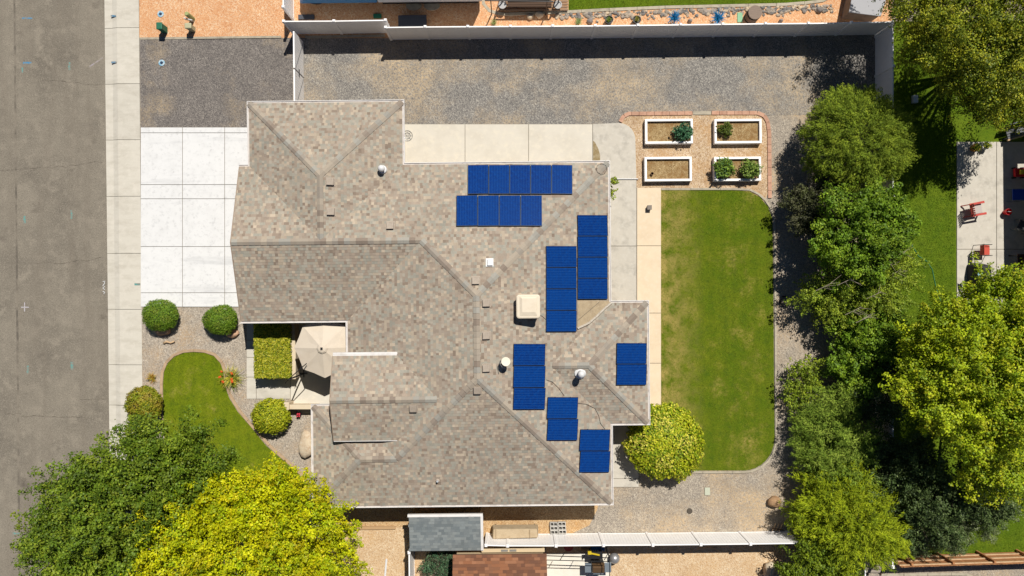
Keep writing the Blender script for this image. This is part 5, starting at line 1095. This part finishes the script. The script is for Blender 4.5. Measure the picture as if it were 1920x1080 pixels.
x, y, _ = P(1097,1028,.25); tag(obj('wooden_box', MB().box(x-.26,x+.26,y-.15,y-.12,0,.3).box(x-.26,x+.26,y+.12,y+.15,0,.3).box(x-.26,x-.23,y-.12,y+.12,0,.3).box(x+.23,x+.26,y-.12,y+.12,0,.3).box(x-.23,x+.23,y-.12,y+.12,0,.05), palewood), 'open tan wooden box behind the white fence', 'box')
t = thing('blue_crate', 'blue slatted crate behind the white fence beside the grill', 'crate', (*P2(1121,1027.5,.25),0)); bluep = surf('blue_plastic', C(62,112,168), [], .6); obj('base', MB().box(-.35,.35,-.17,.17,0,.05), bluep, t, local=True)
for k in range(6): obj('slat', MB().box(-.35+k*.125,-.35+k*.125+.07,-.17,.17,.25,.29), bluep, t, local=True)
for sx in (-.33,.33): obj('side', MB().box(sx-.02,sx+.02,-.17,.17,.051,.249), bluep, t, local=True)
x, y, _ = P(1328,1029,.04); tag(obj('tan_plank', MB().bar((x-.55,y,.05),(x+.45,y+.02,.05),.12,.06), palewood), 'tan plank lying below the white south fence', 'plank')
x, y, _ = P(1456,988); t = thing('broken_lattice', 'small broken wooden lattice piece leaning by the south fence', 'lattice', (x,y,0))
for k in range(3): obj('slat', MB().bar((-.25+k*.16,-.2,.04+k*.05),(-.08+k*.16,.22,.1+k*.05),.05,.025), palewood, t, local=True)
obj('slat', MB().bar((-.3,.0,.2),(.3,-.1,.24),.05,.025), surf('dark_wood', C(96,76,58), [], .9), t, local=True)
x, y, _ = P(1449,1040,.1); mb = MB(); r_ = random.Random(8)
for k in range(5): mb.tube([(x,y-.25,.02),(x+r_.uniform(-.2,.2),y+r_.uniform(-.1,.15),.25),(x+r_.uniform(-.4,.4),y+r_.uniform(0,.45),.35)],.016,5,.006)
tag(obj('dead_twigs', mb, surf('dark_twig', C(84,72,62), [], .95)), 'dark dead twigs standing beside the dense bush', 'twigs')
t = thing('step_stack', 'brown wooden steps between the two white fence ends', 'steps', (*P2(1640,1062),0)); gw = surf('grey_wood', C(176,164,150,.6), [], .9)
for k in range(4): a = P2(1622,1048+k*7.5,.3); b = P2(1655,1053+k*7.5,.3); obj('tread', MB().box(a[0],b[0],b[1],a[1],.3-.06*k,.34-.06*k), gw, t)
for xx in (1626,1650): a = P2(xx,1048); b = P2(xx,1078); obj('stringer', MB().box(a[0]-.03,a[0]+.03,b[1],a[1],0,.1), surf('brown_beam', C(96,76,60), [], .9), t)
# ================================================================ NORTH NEIGHBOUR
t = thing('camper_trailer', 'white camper trailer in shade at the top edge', 'trailer', (*P2(700,-40),0)); body = surf('camper_white', C(232,234,238,.64), [], .4)
a = P2(556,14.5,.0); b = P2(905,14.5,0); X0, X1, YS = a[0], b[0], a[1]; YN = YS+2.4; cab = X0+4.4
obj('body', MB().box(cab,X1,YS,YN,.55,2.75), body, t, bevel=.06); obj('cab', MB().hexa([(X0+.3,YS,.5),(cab-.02,YS,.5),(cab-.02,YN,.5),(X0+.3,YN,.5),(X0+1.2,YS+.1,2.3),(cab-.02,YS+.05,2.6),(cab-.02,YN-.05,2.6),(X0+1.2,YN-.1,2.3)]), surf('cab_blue_shade', C(90,160,220,.5), [], .35), t, bevel=.08)  # cab is white too: its bluish skylit shade is put into the colour
obj('skirt', MB().box(cab+.2,X1-.2,YS+.05,YN-.05,.25,.548), dark_m, t)
for k, xx in enumerate((cab-1.9, cab-.95)): w_ = obj('side_window', MB().box(xx,xx+.8,YS-.03,YS+.05,1.2,1.75), dark_m, t); obj('pane', MB().box(xx+.06,xx+.74,YS-.045,YS-.031,1.25,1.7), surf('blue_glass', C(70,150,210,.5), [], .15), w_)
for xx in (X0+1.1, cab+1.5, X1-1.6):
    w_ = obj('wheel', MB().lathe([(.12,-.1),(.36,-.1),(.38,0),(.36,.1),(.12,.1)],18), dark_m, t, local=True); w_.rotation_euler = (math.pi/2,0,0); w_.location = Vector((xx,YS+.25,.38)) - t.location
for px, nm in ((776,'left'),(810,'right')):
    x, y, _ = P(px,11); tag(obj('stepping_stone', MB().prism([(x+.42*math.cos(a_),y+.26*math.sin(a_)) for a_ in [k*2*math.pi/16 for k in range(16)]],0,.06), curb_mat), '%s of two oval grey stones in the shade of the camper' % nm, 'stone')
x, y, _ = P(774,41,.3); t = thing('storage_chest', 'long dark grey storage chest behind the north fence', 'chest', (x,y,0)); dg = surf('dark_grey_plastic', C(74,78,88), [], .6); obj('body', MB().box(-.7,.7,-.27,.27,0,.42), dg, t, local=True, bevel=.04); obj('lid', MB().box(-.74,.74,-.3,.3,.421,.5), dg, t, local=True, bevel=.05)
for px, py, w_, h_, lab, m in ((575,33,30,9,'low dark bin in the fence corner beside the camper',dg),(708,31,15,8,'green plastic lid on the shaded gravel behind the fence',green_m)):
    x, y, _ = P(px,py); tag(obj('ground_lid', MB().box(x-m_px(w_)/2,x+m_px(w_)/2,y-m_px(h_)/2,y+m_px(h_)/2,0,.12), m, bevel=.02), lab, 'lid')
deckw = surf('deck_boards', C(168,138,112), [(C(140,112,90),4,.45,.7,(.4,4,1))], .85, rnd=.08)
t = thing('garden_deck', 'brown board deck at the top edge beside the lawn', 'deck', (*P2(1000,8),0))
for k in range(9):
    y0 = 20.5-k*5.2; a = P2(936,y0,.2); b = P2(1065,y0-4.7,.2); obj('plank', MB().box(a[0],b[0],a[1],b[1],.15,.2), deckw, t)
a = P2(936,21.2,.0); b = P2(1064,17,.0); obj('edge_beam', MB().box(a[0],b[0],a[1]-.02,a[1]+.06,0,.148), surf('brown_beam', C(96,76,60), [], .9), t)
t = thing('garden_swing', 'dark brown garden swing seat with canopy on the deck', 'swing', (*P2(990,4),.2)); dbw = surf('dark_brown_fabric', C(92,72,58,.7), [], .85)
x0, y0 = P2(952,14,.7); x1, y1 = P2(1034,-8,.7)
for k in range(4): yy = y0+(y1-y0)*k/4; obj('seat_slat', MB().box(x0,x1,yy,yy+(y1-y0)/4-.02,.62,.68), dbw, t)
obj('backrest', MB().box(x0,x1,y1,y1+.08,.62,1.2), dbw, t)
for xx in (942,1046): a = P2(xx,-14,0); b = P2(xx,14,0); obj('frame', MB().bar((a[0],a[1],.2),(a[0],(a[1]+b[1])/2,1.8),.05).bar((b[0],b[1],.2),(b[0],(a[1]+b[1])/2,1.8),.05), dark_m, t)
a = P2(942,0); b = P2(1046,0); obj('beam', MB().bar((a[0],a[1],1.8),(b[0],b[1],1.8),.06), dark_m, t)
for px, nm in ((942,'left'),(1046,'right')):
    x, y, _ = P(px,9,.5); t = thing('deck_pot', 'dark round pot on the %s end of the garden deck' % nm, 'pot', (x,y,.2)); obj('pot', MB().lathe([(.13,0),(.2,.3),(.17,.3),(.15,.08)],16), surf('slate_pot', C(84,96,108), [], .6), t, local=True); obj('rim', MB().lathe([(.215,.295),(.215,.34),(.165,.34),(.165,.3)],16), surf('pale_rim', C(190,190,190), [], .6), t, local=True)
# black shepherd poles that throw the thin shadows
t = thing('trellis_frame', 'thin black post and rail frame behind the north fence', 'frame', (*P2(920,20),0))
for xx, yy in ((922,26),(1023,28)): p = P(xx,yy); obj('post', MB().bar((p[0],p[1],0),(p[0],p[1],1.9),.05), dark_m, t)
p, q = P(922,26), P(1023,28); obj('rail', MB().bar((p[0]-.3,p[1],1.85),(q[0]+.3,q[1],1.85),.05), dark_m, t)
# stones along the bed
sv = MB(); r_ = random.Random(21)
for k in range(420):
    px = r_.uniform(1040,1560); f = 24 - (px-1040)*.034; py = f + abs(r_.gauss(0,6.5)) + 3; x, y, _ = P(px,py); s_ = r_.uniform(.04,.12); sv.rock((x,y,s_*.35),s_*r_.uniform(.8,1.4),s_*r_.uniform(.7,1.1),s_*.6,k,7,5,.12)
stn = NT('bed_stones'); vv = stn.n('ShaderNodeTexVoronoi'); vv.inputs['Scale'].default_value = 5; stn.l(stn.co(), vv.inputs['Vector']); sp = stn.n('ShaderNodeSeparateColor'); stn.l(vv.outputs['Color'], sp.inputs[0])
stn.base(stn.mix(stn.ramp(sp.outputs[0],.3,.7), C(132,128,124), stn.mix(stn.ramp(sp.outputs[1],.4,.6), C(218,196,166), C(178,164,150)))); stn.b.inputs['Roughness'].default_value = .9
o = tag(obj('bed_stones', sv, stn.m), 'scattered grey and tan stones along the northern lawn kerb', 'stones'); o['kind'] = 'stuff'
for px, py, r, lab, s_ in ((1011,29,8,'white rounded rock beneath the garden deck',61),(1106,40,6,'grey round rock beside the first potted plant',62),(1293,40,4,'small grey rock between the two blue ornaments',63),(1535,20,6,'grey rock beside the low storage box',64),(1463,40,3.5,'small reddish rock near the wooden barrel',65),(994,33,6,'pale rock pile left of the white rounded rock',66)):
    boulder(lab, px, py, r, r*.85, .25, rockm if s_ in (61,66) else surf('grey_rock', C(158,150,146), [(C(130,124,120),5,.45,.7)], .95), s_, 'rock')
for px, lab, s_ in ((1142,'left black pot with a green plant behind the north fence',71),(1194,'right black pot with a dry plant behind the north fence',72)):
    x, y, _ = P(px,37,.3); t = thing('potted_plant', lab, 'potted plant', (x,y,0)); obj('pot', MB().lathe([(.17,0),(.22,.34),(.19,.34),(.17,.26),(.01,.26)],18), dark_m, t, local=True)
    tuft('x','x',960+(x*CR - y*SR)*FPX/(CAM_H-.26),540-(x*SR + y*CR)*FPX/(CAM_H-.26),7,40,GP((140,160,50),(110,136,46)) if s_ == 71 else GP((170,160,70),(140,136,60)),s_,.03,.22,parent=t,z0=.26)
for px, lab, s_ in ((1265,'left blue spiky metallic ornament on a white stand',73),(1347,'right blue spiky metallic ornament on a white stand',74)):
    x, y, _ = P(px,33,.5); t = thing('garden_ornament', lab, 'ornament', (x,y,0)); mb = MB()
    for sx in (-.15,.15):
        for sy in (-.15,.15): mb.bar((sx,sy-.12,0),(sx,sy-.12,.4),.02)
    mb.bar((-.16,-.27,.4),(.16,-.27,.4),.025).bar((-.16,.03,.4),(.16,.03,.4),.025).bar((-.16,-.26,.4),(-.16,.02,.4),.024).bar((.16,-.26,.4),(.16,.02,.4),.024)
    obj('stand', mb, wm, t, local=True); mb = MB(); r_ = random.Random(s_)
    for k in range(90):
        th, a_ = r_.uniform(0,1.5), r_.uniform(0,6.28); L = r_.uniform(.3,.52); mb.tube([(0,0,.42),(L*math.sin(th)*math.cos(a_),L*math.sin(th)*math.sin(a_),.42+L*math.cos(th)*.8)],.028,4,.008)
    obj('spikes', mb, surf('blue_foil', C(60,170,230,.6), [], .4), t, local=True)
x, y, _ = P(1411,29,.4); t = thing('wooden_barrel', 'brown barrel with round grey lid behind the north fence', 'barrel', (x,y,0)); obj('staves', MB().lathe([(.3,0),(.36,.3),(.36,.5),(.31,.8)],20), surf('barrel_brown', C(126,104,88,.7), [(C(104,84,70,.7),6,.45,.7,(8,8,.3))], .85), t, local=True); obj('lid', MB().lathe([(.36,.801),(.36,.86),(.02,.87)],20), surf('barrel_lid', C(150,132,118,.7), [(C(128,112,100,.7),8,.45,.7,(.3,8,1))], .8), t, local=True)
for z in (.15,.65): obj('hoop', MB().lathe([(.345 if z<.4 else .348,z),(.365 if z<.4 else .366,z),(.365 if z<.4 else .366,z+.05),(.345,z+.05)],20), dark_m, t, local=True)
x, y, _ = P(1387,33); tag(obj('green_tile', MB().box(x-.14,x+.14,y-.26,y+.26,0,.06), surf('pale_green', C(150,200,160), [], .7), bevel=.02), 'pale green rectangular lid left of the barrel', 'lid')
tuft('spiky_plant','small pale spiky plant behind the fence below the garden deck',926,44,8,60,GP((176,186,120),(150,166,100)),75,.03,.3)
tuft('spiky_plant','pale green spiky plant beside the grey round rock',1084,42,9,70,GP((176,196,130),(150,176,110)),76,.03,.3)
# corner shed
t = thing('storage_box', 'low grey storage box shaded by leaves in the upper right corner', 'storage box', (*P2(1600,10),0)); sw_ = surf('shed_brown', C(170,150,132,.6), [(C(150,130,112,.6),3,.45,.7)], .8)
q = pxpoly([(1577,35),(1592,-40),(1655,-28),(1632,42)]); obj('wall', MB().prism(q,0,1.0), sw_, t)
cx, cy = sum(p[0] for p in q)/4, sum(p[1] for p in q)/4; obj('roof', MB().prism([(cx+(x-cx)*1.06,cy+(y-cy)*1.06) for x, y in q],1.001,1.06), surf('shed_roof', C(196,196,200,.6), [], .7), t, bevel=.02)
# ================================================================ EAST NEIGHBOUR
t = thing('wooden_armchair', 'red wooden armchair with pale cushion on the neighbour patio', 'chair', (*P2(1820,394),.05)); redm = surf('red_paint', C(212,84,72), [(C(190,66,58),6,.45,.7)], .6)
for k in range(5): obj('seat_slat', MB().box(-.27+k*.11,-.27+k*.11+.09,-.28,.28,.36-.02*k*0,.39), redm, t, local=True)
obj('cushion', MB().box(-.2,.28,-.25,.25,.391,.47), surf('grey_cushion', C(206,196,188), [], .9), t, local=True, bevel=.03)
for k in range(6): y = -.26+k*.104; obj('back_slat', MB().bar((-.27,y*.9,.36),(-.42,y*1.1,.98),.07,.02,up=(1,0,.2)), redm, t, local=True)
obj('back_rail', MB().bar((-.34,-.29,.66),(-.34,.29,.66),.03,.06), redm, t, local=True)
for s_ in (-1,1):
    obj('armrest', MB().hexa([(-.4,s_*.3-.05,.58),(.38,s_*.3-.06,.58),(.38,s_*.3+.06,.58),(-.4,s_*.3+.05,.58),(-.4,s_*.3-.05,.61),(.38,s_*.3-.06,.61),(.38,s_*.3+.06,.61),(-.4,s_*.3+.05,.61)]), redm, t, local=True, bevel=.01)
    obj('leg', MB().box(.26,.32,s_*.3-.03,s_*.3+.03,0,.579), redm, t, local=True); obj('leg', MB().bar((-.25,s_*.3,.36),(-.5,s_*.3,.02),.05,.06), redm, t, local=True)
t.rotation_euler.z = math.radians(10)
t = thing('metal_patio_chair', 'metal patio chair with square red seat on the neighbour patio', 'chair', (*P2(1836,470),.05))
obj('seat', MB().box(-.22,.24,-.25,.25,.40,.45), surf('red_canvas', C(216,92,74), [], .85), t, local=True, bevel=.02); obj('backrest', MB().hexa([(-.3,-.25,.5),(-.27,-.25,.5),(-.27,.25,.5),(-.3,.25,.5),(-.38,-.25,.98),(-.36,-.25,.98),(-.36,.25,.98),(-.38,.25,.98)]), surf('red_canvas', C(216,92,74), [], .85), t, local=True)
for s_ in (-1,1): obj('side_frame', MB().tube([(.26,s_*.28,0),(.26,s_*.28,.62),(-.3,s_*.28,.64),(-.4,s_*.28,1.0)],.016,6).tube([(-.28,s_*.28,.62),(-.34,s_*.28,0)],.016,6), dark_m, t, local=True)
t = thing('covered_grill', 'black covered barbecue on the neighbour patio below the chairs', 'grill', (*P2(1826,520),.05)); cov = surf('black_cover', (.02,.02,.024,1), [], .7)
obj('cover', MB().hexa([(-.42,-.75,0),(.4,-.75,0),(.4,.75,0),(-.42,.75,0),(-.3,-.6,1.0),(.3,-.6,1.0),(.3,.6,1.0),(-.3,.6,1.0)]), cov, t, local=True, bevel=.12); obj('hood_bulge', MB().hexa([(-.26,-.35,.99),(.26,-.35,.99),(.26,.4,.99),(-.26,.4,.99),(-.12,-.25,1.16),(.16,-.25,1.16),(.16,.3,1.16),(-.12,.3,1.16)]), cov, t, local=True, bevel=.05)
x, y, _ = P(1836,513,1.2); tag(obj('cloth', MB().rock((x,y,1.24),.1,.24,.05,3,10,5,.3), surf('pale_blue_cloth', C(170,220,226), [], .9)), 'crumpled pale blue cloth on the covered barbecue', 'cloth')
for px, py, lab, s_, pm in ((1829,277,'terracotta pot with yellow flowers on the neighbour patio',81,surf('terracotta', C(196,140,60), [], .8)),(1848,273,'white rimmed pot with a green plant on the neighbour patio',82,wm)):
    x, y, _ = P(px,py,.3); t = thing('patio_pot', lab, 'potted plant', (x,y,.05)); obj('pot', MB().lathe([(.15,0),(.21,.32),(.18,.32),(.16,.26),(.01,.26)],16), pm, t, local=True)
    g = np.random.default_rng(s_); n = 260; pos = g.normal(0,.09,(n,3))+np.array([x,y,.45]); ln = g.uniform(.05,.09,n); pal = np.array([q_[:3] for q_ in GP((200,196,60),(150,160,50),(110,136,50))]); leaf_obj('leaves', pos, unit(g.normal(size=(n,3))), unit(g.normal(size=(n,3))+[0,0,.8]), ln, ln*.7, pal[g.integers(0,3,n)], leaf_m, t)
# roof of the neighbour house beyond the frame shades its patio
t = thing('neighbour_house', 'neighbour house and patio cover beyond the right edge', 'house', (*P2(2040,420),0)); nb = surf('neighbour_wall', C(196,180,160), [], .9)
X0 = P2(1901,0)[0]; obj('patio_cover', MB().prism([(X0,P2(1900,208)[1]),(X0+6,P2(1900,208)[1]),(X0+6,P2(1900,253)[1]),(X0+.75,P2(1900,253)[1]),(X0+.75,P2(1900,275)[1]),(X0,P2(1900,275)[1])][::-1],2.6,2.7), nb, t)
obj('patio_cover', MB().prism([(X0,P2(1900,276)[1]),(X0+6,P2(1900,276)[1]),(X0+6,P2(1900,640)[1]),(X0,P2(1900,640)[1])],2.6,2.71), nb, t); obj('wall', MB().box(X0+3.2,X0+12,P2(1900,640)[1],P2(1900,208)[1],0,2.59), nb, t)
for yy in (215,430,630): p = P2(1903,yy); obj('post', MB().box(p[0]+.05,p[0]+.17,p[1]-.06,p[1]+.06,.05,2.59), white_m, t)
t = thing('blue_folding_chair', 'blue folding chair in the shade at the right edge', 'chair', (*P2(1898,367),.05)); bf = surf('blue_fabric', C(30,80,190), [], .85)
obj('seat', MB().box(-.3,.3,-.28,.28,.4,.43), bf, t, local=True); obj('backrest', MB().hexa([(.28,-.28,.44),(.31,-.28,.44),(.31,.28,.44),(.28,.28,.44),(.42,-.28,.95),(.45,-.28,.95),(.45,.28,.95),(.42,.28,.95)]), bf, t, local=True)
for s_ in (-1,1): obj('side_frame', MB().tube([(-.36,s_*.31,0),(.3,s_*.31,.45),(.46,s_*.31,1.0)],.016,6).tube([(.36,s_*.31,0),(-.33,s_*.31,.42)],.016,6), grey_m, t, local=True)
x, y, _ = P(1892,397,.4); t = thing('red_bucket', 'red bucket in the shade of the neighbour patio cover', 'bucket', (x,y,.05)); obj('bucket', MB().lathe([(.12,0),(.17,.34),(.15,.34),(.12,.05)],16), surf('bright_red', C(220,30,40), [], .5), t, local=True); obj('handle', MB().tube([(-.16,0,.33),(-.1,0,.43),(.1,0,.43),(.16,0,.33)],.01,5), grey_m, t, local=True)
t = thing('toy_cart', 'red and yellow toy cart at the edge of the patio shade', 'toy', (*P2(1905,325),.05)); obj('tray', MB().box(-.3,.3,-.22,.22,.15,.35), surf('bright_red', C(220,30,40), [], .5), t, local=True, bevel=.04); obj('seat', MB().box(-.12,.16,-.12,.12,.351,.5), surf('toy_yellow', C(230,200,40), [], .5), t, local=True, bevel=.04)
for sx in (-.22,.22):
    for sy in (-.22,.22): w_ = obj('wheel', MB().lathe([(.03,-.03),(.1,-.03),(.1,.03),(.03,.03)],14), dark_m, t, local=True); w_.rotation_euler = (math.pi/2,0,0); w_.location = (sx,sy*1.15,.1)
t = thing('patio_table', 'dark rectangular table in the patio shade at the right edge', 'table', (*P2(1905,490),.05)); obj('top', MB().box(-.45,.45,-.35,.35,.7,.74), surf('dark_brown', C(70,50,42), [], .7), t, local=True)
for sx in (-.4,.4):
    for sy in (-.3,.3): obj('leg', MB().box(sx-.03,sx+.03,sy-.03,sy+.03,0,.699), dark_m, t, local=True)
x, y, _ = P(1713,187); tag(obj('sprinkler_box', MB().box(x-.13,x+.13,y-.2,y+.2,0,.22), surf('pale_box', C(214,220,222), [], .7), bevel=.02), 'small pale box on the shaded lawn beyond the east fence', 'box')
x, y, _ = P(1724,97); tag(obj('round_dish', MB().lathe([(.12,0),(.2,.1),(.18,.11),(.1,.03)],18,(x,y,.01)), surf('grey_dish', C(150,156,160), [], .5)), 'round grey dish under the upper right tree', 'dish')

t = thing('garden_bench', 'grey slatted bench with pale front rail in shade at the right edge', 'bench', (*P2(1902,246),.01)); gb = surf('bench_grey', C(120,122,126,.6), [], .8)
for k in range(5): obj('seat_slat', MB().box(-.75,.75,-.3+k*.13,-.3+k*.13+.1,.42,.46), gb, t, local=True)
obj('front_rail', MB().box(-.78,.78,-.4,-.32,.36,.46), palewood, t, local=True); obj('backrest', MB().box(-.75,.75,.36,.42,.47,.95), gb, t, local=True)
for sx in (-.68,.68):
    for sy in (-.25,.3): obj('leg', MB().box(sx-.035,sx+.035,sy-.035,sy+.035,0,.419), gb, t, local=True)
t.rotation_euler.z = math.radians(16)
t = thing('black_patio_chair', 'black mesh patio chair below the red bucket in the shade', 'chair', (*P2(1906,425),.05)); bmesh_m = surf('charcoal_mesh', C(84,86,90,.6), [], .8)
obj('seat', MB().box(-.25,.25,-.25,.25,.42,.46), bmesh_m, t, local=True); obj('backrest', MB().hexa([(.25,-.25,.47),(.28,-.25,.47),(.28,.25,.47),(.25,.25,.47),(.38,-.25,1.0),(.41,-.25,1.0),(.41,.25,1.0),(.38,.25,1.0)]), bmesh_m, t, local=True)
for s_ in (-1,1): obj('side_frame', MB().tube([(-.27,s_*.28,0),(-.27,s_*.28,.64),(.3,s_*.28,.66)],.018,6).tube([(.3,s_*.28,.66),(.34,s_*.28,0)],.018,6), grey_m, t, local=True)
t.rotation_euler.z = math.radians(-25)
